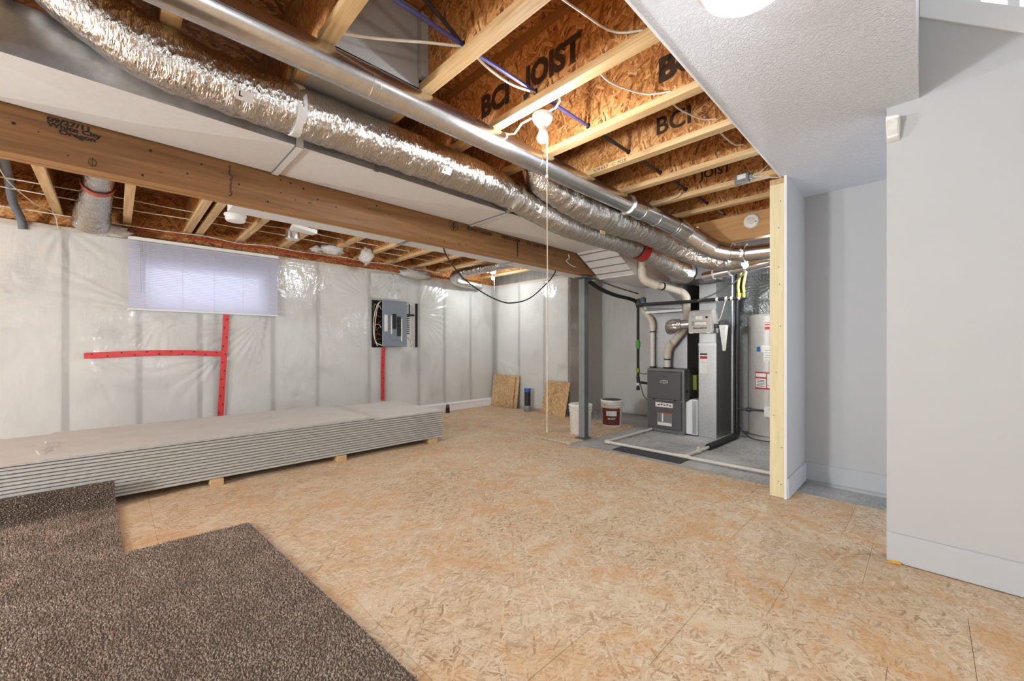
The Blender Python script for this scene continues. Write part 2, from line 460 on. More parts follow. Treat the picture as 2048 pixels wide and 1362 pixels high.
def puff(x0, x1, z0, z1, y, axis='y', nu=6, nv=14, amp=.02):
    mb = MB(); 
    for j in range(nv+1):
        for i in range(nu+1):
            u = i/nu; v = j/nv
            a = x0+(x1-x0)*u; z = z0+(z1-z0)*v
            e = min(u, 1-u)*2; d = amp*min(1, e*1.6)*(.75+.5*mn.noise(Vector((a*3, z*3, 1))))
            mb.v.append((a, y-d, z) if axis == 'y' else (y-d, a, z))
    for j in range(nv):
        for i in range(nu):
            q = [j*(nu+1)+i, j*(nu+1)+i+1, (j+1)*(nu+1)+i+1, (j+1)*(nu+1)+i]
            mb.face(q if axis == 'y' else q[::-1])
    return mb
for a, b in zip(SX[:-1], SX[1:]):
    zt = 2.29 if not (.17 < a < 1.4) else 1.53
    if abs(a-2.79) < .01: continue
    obj('insulation_batt', puff(a+.02, b-.02, .04, zt, 6.0), 'batt', wl, smooth=True, sharp=0)
obj('insulation_batt', puff(2.81, 3.02, .04, 1.12, 6.0), 'batt', wl, smooth=True, sharp=0)
obj('insulation_batt', puff(2.81, 3.64, 1.9, 2.29, 5.99, amp=.04), 'batt', wl, smooth=True, sharp=0)
def sheet_y(name, x0, x1, z0, z1, y, parent, holes, folds, nx, nz, axis='y', amp=.006):
    mb = MB(); ids = {}
    for j in range(nz+1):
        for i in range(nx+1):
            a = x0+(x1-x0)*i/nx; z = z0+(z1-z0)*j/nz
            d = amp*(mn.noise(Vector((a*2.2, z*1.7, 5)))+.6*mn.noise(Vector((a*6+z*3, z*5-a*2, 2))))
            for (fx, fz, rad, cnt, am, a0, a1) in folds:
                dx = a-fx; dz = z-fz; rr = math.hypot(dx, dz)
                if rr < rad and rr > .01:
                    th = math.atan2(dz, dx)
                    w = (1-rr/rad)*min(1, rr/.08)
                    if a0 <= th <= a1: d += am*w*abs(math.sin(th*cnt+mn.noise(Vector((th*3, fx, 0)))*2))
            zz = z + (.012*mn.noise(Vector((a*7, 3, 1))) if j == nz else 0)
            ids[i, j] = len(mb.v); mb.v.append((a, y-d, zz) if axis == 'y' else (y-d, a, zz))
    for j in range(nz):
        for i in range(nx):
            a = x0+(x1-x0)*(i+.5)/nx; z = z0+(z1-z0)*(j+.5)/nz
            if any(h[0] < a < h[1] and h[2] < z < h[3] for h in holes): continue
            q = [ids[i, j], ids[i+1, j], ids[i+1, j+1], ids[i, j+1]]
            mb.face(q if axis == 'y' else q[::-1])
    return obj(name, mb, 'film', parent, smooth=True, sharp=0)
film_l = sheet_y('vapour_barrier', -2.4, 5.36, 0.0, 2.33, 5.965, wl,
       [(.2, 1.4, 1.57, 2.07), (2.82, 3.6, 1.125, 1.86)],
       [(1.4, 1.54, .85, 22, .03, -3.0, -1.7), (-.38, 2.33, .55, 7, .022, -3, 0), (2.8, 1.85, .6, 16, .024, 1.2, 3.14), (3.62, 1.7, .8, 18, .022, -1.2, 1.4), (-.75, 1.75, .5, 7, .012, -2.2, -1.2), (.25, 1.55, .9, 14, .02, 2.6, 3.14),
        (3.2, 2.3, .5, 14, .04, -3.1, 0), (.4, 1.5, .5, 15, .02, -2.6, -.4), (-.2, 1.05, .8, 8, .024, -1.3, -.2), (.9, 1.03, .7, 10, .022, -3.1, -1.9)], 400, 130)
# red sheathing tape
def strip(name, pts, w, y, parent, mat, marks):
    mb = MB(); P = [Vector((p[0], y, p[1])) for p in pts]; n = len(P)
    for i, p in enumerate(P):
        d = (P[min(i+1, n-1)]-P[max(i-1, 0)]).normalized(); q = Vector((-d.z, 0, d.x))*w/2
        mb.v += [tuple(p+q), tuple(p-q)]
    for i in range(n-1): mb.face([2*i, 2*i+1, 2*i+3, 2*i+2])
    o = obj(name, mb, mat, parent, label='red strip of sheathing tape on the clear film')
    mk = MB(); L = 0
    for i in range(n-1):
        d = P[i+1]-P[i]; k = max(1, int(d.length/.085))
        for j in range(k):
            L += 1; c = P[i]+d*((j+.5)/k)+Vector((0, -.0012, 0)); u = d.normalized(); v = Vector((-u.z, 0, u.x))
            c = c+v*w*(.22 if L % 2 else -.22)
            mk.v += [tuple(c+u*.011*math.cos(t)+v*.007*math.sin(t)) for t in [k2*PI/3 for k2 in range(6)]]
            b = len(mk.v)-6; mk.face([b+5, b+4, b+3, b+2, b+1, b])
    obj('tape_print', mk, 'ink_red', o)
strip('sheathing_tape', [(-.225, 1.05), (0, 1.062), (.3, 1.074), (.6, 1.072), (.92, 1.055)], .062, 5.942, wl, 'tape_red', 1)
strip('sheathing_tape', [(.965, 1.53), (.95, 1.2), (.93, .8), (.905, .3)], .062, 5.94, wl, 'tape_red', 1)
strip('sheathing_tape', [(3.0, 1.13), (2.985, .8), (2.985, .3)], .06, 5.94, wl, 'tape_red', 1)

# window behind the blind
win = struct('window_1', MB().box(.2, .24, 6.03, 6.19, 1.57, 2.07).box(1.36, 1.4, 6.03, 6.19, 1.57, 2.07).box(.24, 1.36, 6.03, 6.19, 1.57, 1.585).box(.24, 1.36, 6.03, 6.19, 2.03, 2.07), 'white')
obj('window_pane', B(.24, 1.36, 6.118, 6.124, 1.585, 2.03), 'glass', win)

# back wall (framed part), return and recess
wb = struct('wall_back', B(5.46, 5.56, 4.144, 6.2, -.02, 2.85), 'stud')
BY = [4.17, 4.70, 5.32, 5.93]
for y in BY: obj('wall_stud', B(5.375, 5.46, y-.019, y+.019, .04, 2.29), 'stud', wb)
obj('bottom_plate', B(5.375, 5.46, 4.15, 6.0, 0, .04), 'stud', wb)
obj('top_plate', B(5.375, 5.46, 4.15, 6.0, 2.29, 2.335), 'pine_x', wb)
for a, b in zip(BY[:-1], BY[1:]): obj('insulation_batt', puff(a+.02, b-.02, .04, 2.29, 5.39, 'x'), 'batt', wb, smooth=True, sharp=0)
sheet_y('vapour_barrier', 4.15, 5.97, 0, 2.33, 5.36, wb, [], [(5.9, .9, .9, 7, .02, -2.9, -1.6), (4.5, 1.9, .4, 8, .015, 0, 2.6), (4.4, .4, .5, 6, .014, .3, 2.8)], 70, 80, 'x')
wr = struct('wall_return', B(5.38, 6.5, 4.13, 4.142, -.02, 2.85), plain('return_board', (186, 180, 170), .7))
wc = struct('wall_recess', B(6.38, 6.5, -2.6, 4.13, -.02, 2.85), plain('foundation', (150, 150, 149), .8))
obj('insulation_batt', puff(2.3, 3.1, .04, 2.3, 6.37, 'x'), 'batt', wc, smooth=True, sharp=0)
obj('insulation_batt', puff(3.1, 4.1, .04, 2.3, 6.37, 'x'), 'batt', wc, smooth=True, sharp=0)
sheet_y('vapour_barrier', 2.2, 4.125, 0, 2.33, 6.33, wc, [], [(3.8, 2.7, 1.9, 30, .03, -2.2, -1.0), (3.0, 1.2, .6, 8, .016, -2, 2)], 60, 60, 'x', .012)

# partition, closet, right wall
wp = struct('wall_partition', B(3.6, 4.24, .737, .75, 0, 2.43), 'wall')
obj('end_stud', B(3.612, 3.65, .752, .85, 0, 2.385), 'pine', wp, bevel=.002, label='pale yellow end stud at the open edge of the partition')
obj('wall_stud', B(4.16, 4.2, .752, .85, 0, 2.385), 'pine', wp)
obj('bottom_plate', B(3.65, 4.24, .752, .85, -.02, .02), 'pine_x', wp)
obj('top_plate', B(3.612, 4.24, .752, .85, 2.385, 2.425), 'pine_x', wp)
obj('corner_bead', B(3.592, 3.604, .736, .752, 0, 2.43), 'white_trim', wp)
nm = MB()
for z in (.1, .12, .38, .62, .95, 1.3, 1.62, 1.75, 2.05, 2.25):
    y = random.uniform(.77, .83); nm.box(3.610, 3.6125, y-.003, y+.003, z-.003, z+.003)
obj('nail_heads', nm, 'black', wp)
struct('wall_closet', B(4.24, 4.3, -.6, .75, -.02, 2.43), 'wall')
struct('baseboard_closet', B(4.226, 4.24, -.6, .737, .012, .155), 'trim', bevel=.003)
struct('baseboard_partition', B(3.6, 4.226, .723, .737, .004, .155), 'trim', bevel=.003)
struct('wall_mechanical', B(4.3, 6.5, .6, .74, -.02, 2.85), 'board_grey')
wrt = struct('wall_right', MB().prism([(2.97, .153, 0), (2.97, -2.6, 0), (2.97, -2.6, 2.1), (2.97, -.9, 2.1), (2.97, 0, 2.82), (2.97, .03, 2.842), (2.97, .03, 2.43), (2.97, .153, 2.43)], (.09, 0, 0)), 'wall')
struct('baseboard_right', B(2.956, 2.97, -2.6, .153, .004, .157), 'trim', bevel=.003)
struct('wall_rear', B(-4.1, -4, -2.6, 6.2, -.02, 2.85), 'wall')
struct('wall_front', B(-4, 2.97, -2.7, -2.6, -.02, 2.85), 'wall')
# ceilings
struct('ceiling', MB().box(-4, 2.97, .03, .775, 2.43, 2.443).box(2.97, 4.24, .153, .775, 2.43, 2.443).box(3.06, 4.24, -.6, .153, 2.43, 2.443)
       .box(-4, 1.2, -2.6, .03, 2.43, 2.443).box(1.2, 2.97, -2.6, -1.2, 2.43, 2.443), 'ceiling')
struct('trim_1', B(-4, 4.24, .772, .78, 2.424, 2.446), 'white_trim')
struct('ceiling_deck', MB().box(-4, 6.5, .78, 6.2, 2.853, 2.87).box(-4, 1.2, -2.6, .78, 2.853, 2.87).box(1.2, 2.97, .06, .78, 2.853, 2.87).box(3.06, 6.5, .06, .78, 2.853, 2.87), 'osb_deck')
struct('wall_opening', MB().box(1.2, 2.97, .03, .045, 2.443, 4.6).box(1.15, 1.2, -1.2, .045, 2.443, 4.6).box(1.2, 2.97, -1.25, -1.2, 2.443, 4.6), 'wall')
# stair skirt, balusters and landing window
st = thing('stair_railing', 'white sloped stair railing with square balusters above the right grey wall', 'railing', (3.0, 0, 2.83))
def zst(y): return 2.82+.8*y
obj('base_rail', MB().prism([(2.955, .03, zst(.03)), (2.955, -.9, zst(-.9)), (2.955, -.9, zst(-.9)+.12), (2.955, .03, zst(.03)+.12)], (.11, 0, 0)), 'white_trim', st, bevel=.004)
for k in range(7):
    y = -.045-.118*k
    obj('baluster', MB().prism([(2.99, y+.018, zst(y+.018)+.11), (2.99, y-.018, zst(y-.018)+.11), (2.99, y-.018, zst(y)+1.0), (2.99, y+.018, zst(y)+1.0)], (.036, 0, 0)), 'white_trim', st)
obj('hand_rail', MB().prism([(2.97, .03, zst(.03)+1.0), (2.97, -.9, zst(-.9)+1.0), (2.97, -.9, zst(-.9)+1.07), (2.97, .03, zst(.03)+1.07)], (.07, 0, 0)), 'white_trim', st)
w2 = struct('window_2', MB().box(4.3, 4.36, -2.2, -2.1, 2.5, 4.4).box(4.3, 4.36, .4, .5, 2.5, 4.4).box(4.3, 4.36, -2.1, .4, 2.5, 2.6).box(4.3, 4.36, -2.1, .4, 4.3, 4.4)
       .box(4.31, 4.35, -.9, -.84, 2.6, 4.3).box(4.31, 4.35, -2.1, .4, 3.2, 3.25).box(4.31, 4.35, -2.1, .4, 3.75, 3.8), 'white_trim')
struct('wall_landing', MB().box(4.3, 4.4, -2.6, .75, 2.43, 2.5).box(4.3, 4.4, .5, .75, 2.5, 4.6).box(4.3, 4.4, -2.6, -2.2, 2.5, 4.6).box(1.2, 4.4, .75, .8, 2.87, 4.6).box(1.2, 4.4, -2.65, -2.6, 2.1, 4.6), 'white_trim')
struct('ceiling_landing', B(1.1, 4.4, -2.6, .8, 4.6, 4.65), 'white_trim')

# ================================================================== FRAMING OVERHEAD
def joist(x, y0, y1, label, dark=False, hole=None, group=None, name='floor_joist'):
    t = thing(name, label, 'joist', (x, y0, H), group)
    obj('web', B(x-.006, x+.006, y0, y1, H+.03, H+.376), 'osb_web', t)
    fl = 'flange'
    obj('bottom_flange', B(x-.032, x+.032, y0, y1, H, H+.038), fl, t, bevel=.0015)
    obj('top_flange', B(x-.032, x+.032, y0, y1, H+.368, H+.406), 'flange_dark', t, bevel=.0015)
    if hole: obj('cable_hole', MB().lathe([(.016, 0), (.016, .0006)], (x-.0062, hole[0], hole[1]), (-1, 0, 0), 14), 'hole', t)
    return t
RX = [(-1.304, 'wood I-joist over the far left end of the ducts, outermost in view'), (-.816, 'wood I-joist above the upper left corner of the photo, second from the left edge'),
      (-.328, 'dark wood I-joist crossing above the upturned end of the foil duct'), (.16, 'wood I-joist with its tan flange above the foil duct near the top left'),
      (.648, 'wood I-joist left of the grey drywall box, strapping the thick foil duct'), (1.136, 'broad pale I-joist flange right of the grey drywall box at the top'),
      (1.624, 'I-joist stencilled in big black letters, carrying the bare bulb holder'), (2.112, 'I-joist lit bright orange just beyond the bare bulb'),
      (2.6, 'I-joist with grey grade stamp on its flange, second beyond the bulb'), (3.088, 'I-joist third beyond the bare bulb, with a thin cable loop at its right end'),
      (3.576, 'I-joist with the grey metal junction box on its flange'), (4.064, 'last I-joist in front of the header beam with the round alarm'),
      (4.552, 'dark I-joist just behind the header beam over the furnace ducts'), (5.04, 'dark I-joist above the furnace plenum'), (5.53, 'rearmost dark I-joist over the furnace corner')]
JR = {}
for i, (x, lab) in enumerate(RX):
    yr = .775 if x > 1.0 else .6
    hz = (1.475, 2.52) if .6 < x < 4.2 else None
    JR[x] = joist(x, yr, 2.93, lab, hole=hz)
LX = [(-.89, 'I-joist at the far left edge beside the grey conduit'), (-.40, 'pale I-joist flange right of the grey conduit at the left'), (.09, 'I-joist just right of the red-banded foil elbow, over the blind corner'),
      (.595, 'I-joist meeting the middle of the blind, left one of a close pair'), (.70, 'I-joist meeting the middle of the blind, right one of a close pair'), (1.11, 'I-joist reaching the wall above the right part of the blind'),
      (1.585, 'I-joist reaching the wall just right of the blind'), (2.12, 'I-joist with white torn wrap hanging from it left of the breaker panel'), (2.6, 'I-joist second to the left of the breaker panel top'),
      (3.09, 'I-joist ending right above the breaker panel'), (3.58, 'I-joist first to the right above the breaker panel'), (4.07, 'I-joist beside the bent foil duct in the far corner'),
      (4.6, 'I-joist holding the far corner bare bulb'), (5.08, 'whitish lit I-joist at the far corner wall')]
JL = {}
for x, lab in LX: JL[x] = joist(x, 2.935, 6.075, lab)
struct('trim_rim', B(-4, 6.4, 6.06, 6.08, 2.335, 2.85), 'osb_rim')

# stencils on the webs
j = JR[1.624]
text('web_stencil', 'BCI', .175, (1.6155, 1.925, 2.555), (0, -1, 0), (0, 0, 1), 'stencil', j, bold=.009, sx=.95)
text('web_stencil', 'JOIST', .175, (1.6155, 1.545, 2.555), (0, -1, 0), (0, 0, 1), 'stencil', j, bold=.009, sx=.88)
j = JR[2.112]; text('web_stencil', 'BCI', .175, (2.104, 1.02, 2.575), (0, -1, 0), (0, 0, 1), 'stencil', j, bold=.009)
j = JR[2.6]; text('web_stencil', 'BCI', .16, (2.592, 1.275, 2.56), (0, -1, 0), (0, 0, 1), 'stencil', j, bold=.003)
text('web_stencil', '2011', .035, (2.592, .95, 2.56), (0, 0, 1), (0, 1, 0), 'stencil', j)
text('grade_stamp', 'NM457  C MSR', .034, (2.5675, 1.75, H+.004), (0, -1, 0), (0, 0, 1), 'ink', j, space=1.3)
j = JR[3.576]; text('web_stencil', 'JOIST', .1, (3.568, 1.35, 2.57), (0, -1, 0), (0, 0, 1), 'stencil', j, bold=.002)

# main beam
bm = thing('main_beam', 'long brown laminated wood beam beside the white duct with stamped black lettering', 'beam', (-1.9, 2.945, 2.02))
for k in range(3):
    y0 = 2.88+k*.0435
    mb = MB(); mb.box(-1.9, 4.3, y0+.0006, y0+.0429, 2.02+(0, .002, .001)[k], 2.44)
    for fi in (0,): mb.m[fi] = 1
    obj('beam_ply', mb, ['lvl', 'lvl_edge'], bm, bevel=.0025)
text('beam_stamp', '09/27/11', .03, (-.228, 2.879, 2.205), (1, 0, 0), (0, 0, 1), 'ink', bm, bold=.0015, sx=1.35)
text('beam_stamp', 'White City', .03, (-.228, 2.879, 2.182), (1, 0, 0), (0, 0, 1), 'ink', bm, bold=.0012, sx=1.3)
text('beam_stamp', 'Oregon', .03, (-.192, 2.879, 2.158), (1, 0, 0), (0, 0, 1), 'ink', bm, bold=.0012, sx=1.3)
text('beam_stamp', 'Boise Cascade', .05, (2.255, 2.879, 2.192), (1, 0, 0), (0, 0, 1), 'ink', bm, bold=.001, sx=1.0)
text('beam_stamp', 'VERSA-LAM', .05, (2.67, 2.879, 2.192), (1, 0, 0), (0, 0, 1), 'ink', bm, bold=.001, sx=1.0)
text('beam_stamp', '2.0  2100  1250', .05, (3.02, 2.879, 2.192), (1, 0, 0), (0, 0, 1), 'ink', bm, bold=.001, sx=1.1)
mb = MB(); ring = [(2.105+.047*math.cos(a), 2.8788, 2.2+.047*math.sin(a)) for a in [k*2*PI/24 for k in range(25)]]
mb.tube(ring, .002, 4)
for pts in ([(2.105, 2.156), (2.105, 2.235)], [(2.105, 2.17), (2.08, 2.2)], [(2.105, 2.17), (2.13, 2.2)], [(2.105, 2.2), (2.085, 2.225)], [(2.105, 2.2), (2.125, 2.225)]):
    mb.tube([(p[0], 2.8788, p[1]) for p in pts], .003, 4)
obj('tree_mark', mb, 'ink', bm)
mb = MB(); ring = [(-.08+.014*math.cos(a), 2.8788, 2.055+.018*math.sin(a)) for a in [k*2*PI/16 for k in range(17)]]
mb.tube(ring, .0012, 4); mb.tube([(-.08, 2.8788, 2.035), (-.08, 2.8788, 2.08)], .001, 4); obj('circle_mark', mb, 'ink', bm)
random.seed(3)
pts = [(.483+random.uniform(-.009, .009)+(.008 if k % 3 == 0 else 0), 2.8785, 2.216-.0115*k+random.uniform(-.007, .007)) for k in range(17)]
obj('marker_scrawl', T(pts, .0035, 5, .004), 'ink_red', bm, smooth=True)
obj('marker_line', B(2.887, 2.899, 2.8785, 2.8795, 2.05, 2.215), 'ink', bm)
mb = MB()
for k in range(34):
    x = random.uniform(-.6, 3.9); z = random.uniform(2.04, 2.21); r = random.uniform(.003, .007)
    mb.lathe([(r, 0), (r, .0004)], (x, 2.8795, z), (0, -1, 0), 8)
obj('nail_marks', mb, 'ink', bm)
# header beam
hb = thing('header_beam', 'short golden wood header beam with a round smoke alarm on it', 'beam', (4.37, 1.3, 2.16))
obj('beam_ply', B(4.33, 4.372, .86, 1.66, 2.18, 2.425), 'lvl_y', hb, bevel=.002)
obj('beam_ply', B(4.3725, 4.415, .86, 1.66, 2.18, 2.425), 'lvl_y', hb, bevel=.002)
# grey drywall bulkhead in the joist bay
dbx = thing('drywall_bulkhead', 'grey drywall box closing the joist bay above the round duct', 'drywall', (.9, 1.8, 2.445))
obj('end_panel', B(.684, 1.1, 1.8, 1.813, 2.425, 2.85), 'board_grey', dbx)
obj('side_panel', B(1.09, 1.13, 1.76, 1.8, 2.5, 2.82), 'board_grey', dbx)
obj('bottom_panel', B(.665, 1.12, 1.8, 2.2, 2.4445, 2.456), 'board_grey', dbx)

# ================================================================== DUCTS
td = thing('supply_duct', 'long rectangular galvanised supply duct with a pale underside beside the brown beam', 'duct', (1.0, 2.63, 2.235))
secs = [-1.9, -.55, .718, 2.286, 3.86]
for a, b in zip(secs[:-1], secs[1:]):
    mb = MB(); y0, y1, z0, z1 = 2.389, 2.868, 2.236, 2.44
    i = len(mb.v)
    mb.v += [(a, y0, z0), (b, y0, z0), (b, y1, z0), (a, y1, z0), (a, y0, z1), (b, y0, z1), (b, y1, z1), (a, y1, z1), ((a+b)/2, (y0+y1)/2, z0-.026), ((a+b)/2, y0-.008, (z0+z1)/2)]
    for q in ((0, 8, 1), (1, 8, 2), (2, 8, 3), (3, 8, 0)): mb.face(q)  # underside faces, bounce light in their pale material
    mb.cur = 1
    for q in ((0, 1, 9), (1, 5, 9), (5, 4, 9), (4, 0, 9)): mb.face(q)
    for q in ((4, 5, 6, 7), (1, 2, 6, 5), (2, 3, 7, 6), (3, 0, 4, 7)): mb.face(q)
    obj('duct_section', mb, ['galv_light', 'galv'], td)
for x in secs[1:-1]:
    obj('drive_cleat', MB().box(x-.018, x+.018, 2.383, 2.389, 2.23, 2.44).box(x-.018, x+.018, 2.383, 2.868, 2.226, 2.232), 'galv_light', td)
    obj('cleat_joint', MB().box(x-.022, x-.0185, 2.3835, 2.868, 2.2262, 2.234).box(x-.022, x-.0185, 2.384, 2.389, 2.23, 2.44), 'galv_dark', td)
obj('duct_hanger', B(1.14, 1.17, 2.38, 2.387, 2.228, 2.44), 'galv', td)
obj('offset_transition', MB().hexa([(3.86, 2.389, 2.236), (3.86, 2.868, 2.236), (4.33, 2.868, 1.99), (4.33, 2.389, 1.99)], [(3.86, 2.389, 2.44), (3.86, 2.868, 2.44), (4.33, 2.868, 2.3), (4.33, 2.389, 2.3)]), 'galv_light', td)
for k in range(4):
    u = (k+.35)/4; x = 3.86+.47*u; z = 2.236-.246*u
    obj('stiffener_rib', MB().tube([(x, 2.385, z), (x, 2.872, z)], .008, 6), 'galv', td)
obj('lower_run', B(4.33, 5.45, 2.389, 2.868, 1.985, 2.3), 'galv_light', td)
# second trunk on the far side of the beam
rt = thing('return_duct', 'flat white duct running behind the brown beam on the window side', 'duct', (.6, 3.3, 2.15))
for a, b in ((.6, 2.0), (2.003, 3.4), (3.403, 5.3)): obj('duct_section', B(a, b, 3.04, 3.66, 2.155, 2.44), 'galv_light', rt, bevel=.003)
for x in (2.0, 3.4): obj('drive_cleat', B(x-.018, x+.018, 3.04, 3.665, 2.149, 2.154), 'galv', rt)

def flex(path, r, step=.008, n=44, amp=.05, seed=0, rr=None):
    P = spline(path, step); 
    def rf(i, a):
        s = i*step
        v = mn.noise(Vector((s*26, math.cos(a)*1.6, math.sin(a)*1.6+seed)))+.8*abs(mn.noise(Vector((s*48, math.cos(a)*1.3+4, math.sin(a)*1.3+seed))))
        w = mn.noise(Vector((s*7, math.cos(a)*2.2+9, math.sin(a)*2.2+seed)))
        return 1+amp*v+amp*.8*w
    rad = [r if rr is None else rr(i/len(P)) for i in range(len(P))]
    return MB().tube(P, rad, n, True, rf)
f1 = thing('foil_flex_duct', 'thick foil-wrapped flexible duct lying along the white duct, strapped near its left end', 'duct', (1.0, 2.25, 2.35))
pth1 = [(-.32, 2.3, 2.9), (-.26, 2.28, 2.66), (-.09, 2.22, 2.45), (.14, 2.21, 2.345), (.6, 2.204, 2.324), (1.2, 2.204, 2.324), (1.8, 2.206, 2.322), (2.12, 2.222, 2.306), (2.34, 2.235, 2.28), (2.746, 2.2, 2.21), (3.168, 2.2, 2.204), (3.556, 2.2, 2.208), (3.796, 2.2, 2.212), (4.145, 2.2, 2.195), (4.46, 2.11, 2.107), (4.66, 2.04, 2.03), (4.85, 1.98, 2.0)]
obj('insulation_sleeve', flex(pth1, .116, rr=lambda u: .118 if u < .44 else (.118-(u-.44)*.25 if u < .53 else .101), amp=.05), 'foil', f1, smooth=True, sharp=0)
def strap_ring(c, ax, r, w, name, mat, parent, **k):
    c = Vector(c); ax = Vector(ax).normalized()
    return obj(name, MB().lathe([(r, -w/2), (r+.003, -w/2), (r+.003, w/2), (r, w/2)], c, ax, 36), mat, parent, smooth=True, **k)
strap_ring((.642, 2.204, 2.324), (1, 0, .03), .118, .04, 'hanger_strap', 'galv_light', f1)
obj('strap_tail', B(.622, .662, 2.2, 2.204, 2.438, 2.446), 'galv_light', f1)
strap_ring((2.19, 2.226, 2.299), (1, .03, -.15), .112, .03, 'joint_tape', 'foil', f1)
# red tape band
P = spline(pth1, .011); best = [p for p in P if 4.02 < p.x < 4.19]
obj('red_tape_band', MB().tube(best, .108, 40, False, lambda i, a: 1+.03*mn.noise(Vector((i*.9, math.cos(a)*5, math.sin(a)*5)))), 'red', f1, smooth=True, sharp=0, label='red tape wrapped round the foil duct')
def tagplate(x, z, ang, txt):
    y = 2.205-math.cos(ang)*.121; zz = z-math.sin(ang)*.121
    r = Vector((1, 0, 0)); u = Vector((0, -math.sin(ang), math.cos(ang))); n = r.cross(u); c = Vector((x, y, zz))
    mb = MB(); q = [c-r*.032-u*.022, c+r*.032-u*.022, c+r*.032+u*.022, c-r*.032+u*.022]; mb.hexa(q, [p+n*.002 for p in q])
    o = obj('paper_tag', mb, 'label', f1, label='small white tag marked L')
    text('tag_letter', txt, .03, c-r*.024-u*.006+n*.0016, r, u, 'ink', o, bold=.001)
tagplate(1.49, 2.322, .62, 'L')
tagplate(.41, 2.324, .62, 'L')
c = Vector((2.38, 2.145, 2.235)); r = Vector((1, -.1, -.2)).normalized(); u = Vector((0, -.5, .85)).normalized(); n = r.cross(u)
q = [c-r*.04-u*.025+n*.004, c+r*.04-u*.025+n*.004, c+r*.04+u*.025+n*.004, c-r*.04+u*.025+n*.004]
o = obj('paper_tag', MB().hexa(q, [p+n*.002 for p in q]), 'label', f1); text('tag_letter', 'L', .032, c-r*.025-u*.008+n*.0065, r, u, 'ink', o, bold=.001)
f2 = thing('foil_flex_duct', 'second foil flexible duct, squeezed between the round pipe and the red-taped foil duct', 'duct', (3.0, 2.0, 2.28))
pth2 = [(2.26, 2.09, 2.62), (2.33, 2.06, 2.42), (2.58, 2.02, 2.34), (2.954, 2.0, 2.295), (3.361, 1.99, 2.295), (3.744, 1.95, 2.284), (4.15, 1.92, 2.245), (4.35, 1.8, 2.16), (4.42, 1.63, 2.07), (4.44, 1.45, 2.02), (4.42, 1.25, 2.01)]
obj('insulation_sleeve', flex(pth2, .112, seed=5, amp=.07, rr=lambda u: .1+.022*math.sin(PI*min(1, u*1.15))), 'foil', f2, smooth=True, sharp=0)
obj('paper_tag', B(3.02, 3.09, 1.985, 1.99, 2.13, 2.16), 'orange_paper', f2)
rd = thing('round_duct', 'shiny round metal duct running under the joists to elbows by the stud', 'duct', (1.2, 1.81, 2.372))
def pipe(a, b, r, name='pipe_section', mat='pipe_metal', par=rd, n=36):
    return obj(name, MB().tube([a, b], r, n), mat, par, smooth=True)
YR, ZR = 1.81, 2.372
for a, b in ((-2.0, -.4), (-.4, .855), (.855, 2.0), (2.0, 3.15)): pipe((a, YR, ZR), (b-.001, YR, ZR), .0695)
for x in (-.4, .855, 2.0): obj('pipe_joint', MB().lathe([(.0695, -.02), (.0712, -.018), (.0712, .018), (.0695, .02)], (x, YR, ZR), (1, 0, 0), 36), 'pipe_metal', rd, smooth=True)
obj('seam_ridge', B(-2, 3.15, 1.7405, 1.743, 2.362, 2.372), 'pipe_metal', rd)
obj('flange_collar', MB().lathe([(.07, -.02), (.088, -.012), (.092, 0), (.088, .012), (.074, .03), (.074, .05)], (3.165, YR, ZR), (1, -.02, 0), 36), 'pipe_metal', rd, smooth=True)
ep = [(3.2, 1.81, 2.372), (3.36, 1.79, 2.36), (3.55, 1.74, 2.33), (3.8, 1.665, 2.278), (3.93, 1.6, 2.22), (4.02, 1.5, 2.13), (4.075, 1.4, 2.06), (4.1, 1.28, 2.015), (4.1, 1.15, 1.99), (4.1, .88, 1.98)]
for i in range(len(ep)-1):
    a, b = Vector(ep[i]), Vector(ep[i+1]); rr = (.074 if i % 2 else .0765) if i < 3 else (.086 if i < 7 else .072)
    d = (b-a).normalized()
    obj('elbow_gore' if i > 1 else 'pipe_section', MB().tube([a-d*.012, b+d*.012], rr, 32), 'pipe_metal', rd, smooth=True)
for i, p in enumerate(ep[1:-1]):
    a, b = Vector(ep[i]), Vector(ep[i+2]); q = .0815 if i < 2 else .0915
    obj('gore_seam', MB().lathe([(q-.008, -.007), (q, -.003), (q, .003), (q-.008, .007)], p, (b-a).normalized(), 32), 'pipe_metal', rd, smooth=True)
strap_ring((4.1, 1.17, 1.993), (0, 1, .03), .077, .03, 'foil_tape', 'foil', rd)
sr = thing('small_duct', 'thin jointed metal duct rising to the stud below the elbow pipe', 'duct', (4.7, 1.4, 1.96))
sp = [(4.72, 1.75, 1.925), (4.7, 1.637, 1.935), (4.7, 1.474, 1.952), (4.7, 1.33, 1.969), (4.7, 1.12, 1.993)]
for a, b in zip(sp[:-1], sp[1:]):
    obj('pipe_section', MB().tube([a, Vector(b)+(Vector(b)-Vector(a))*.08], .05 if a[1] > 1.5 else .047, 24), 'pipe_metal', sr, smooth=True)
for p in sp[1:4]: strap_ring(p, (0, 1, -.12), .05, .018, 'joint_band', 'galv_light', sr)
# left bay flex elbow
f3 = thing('foil_flex_duct', 'short foil elbow duct with a red band, above the wall left of the blind', 'duct', (-.12, 5.4, 2.45))
pth3 = [(-.09, 4.6, 2.64), (-.1, 4.95, 2.60), (-.12, 5.3, 2.55), (-.15, 5.6, 2.47), (-.17, 5.78, 2.36)]
obj('insulation_sleeve', flex(pth3, .108, seed=11, amp=.05, rr=lambda u: .098+.06*max(0, u-.35)), 'foil', f3, smooth=True, sharp=0)
P = spline(pth3, .011)[42:49]
obj('red_tape_band', MB().tube(P, .114, 36, False), 'red_cable', f3, smooth=True, label='red tape band round the foil elbow')
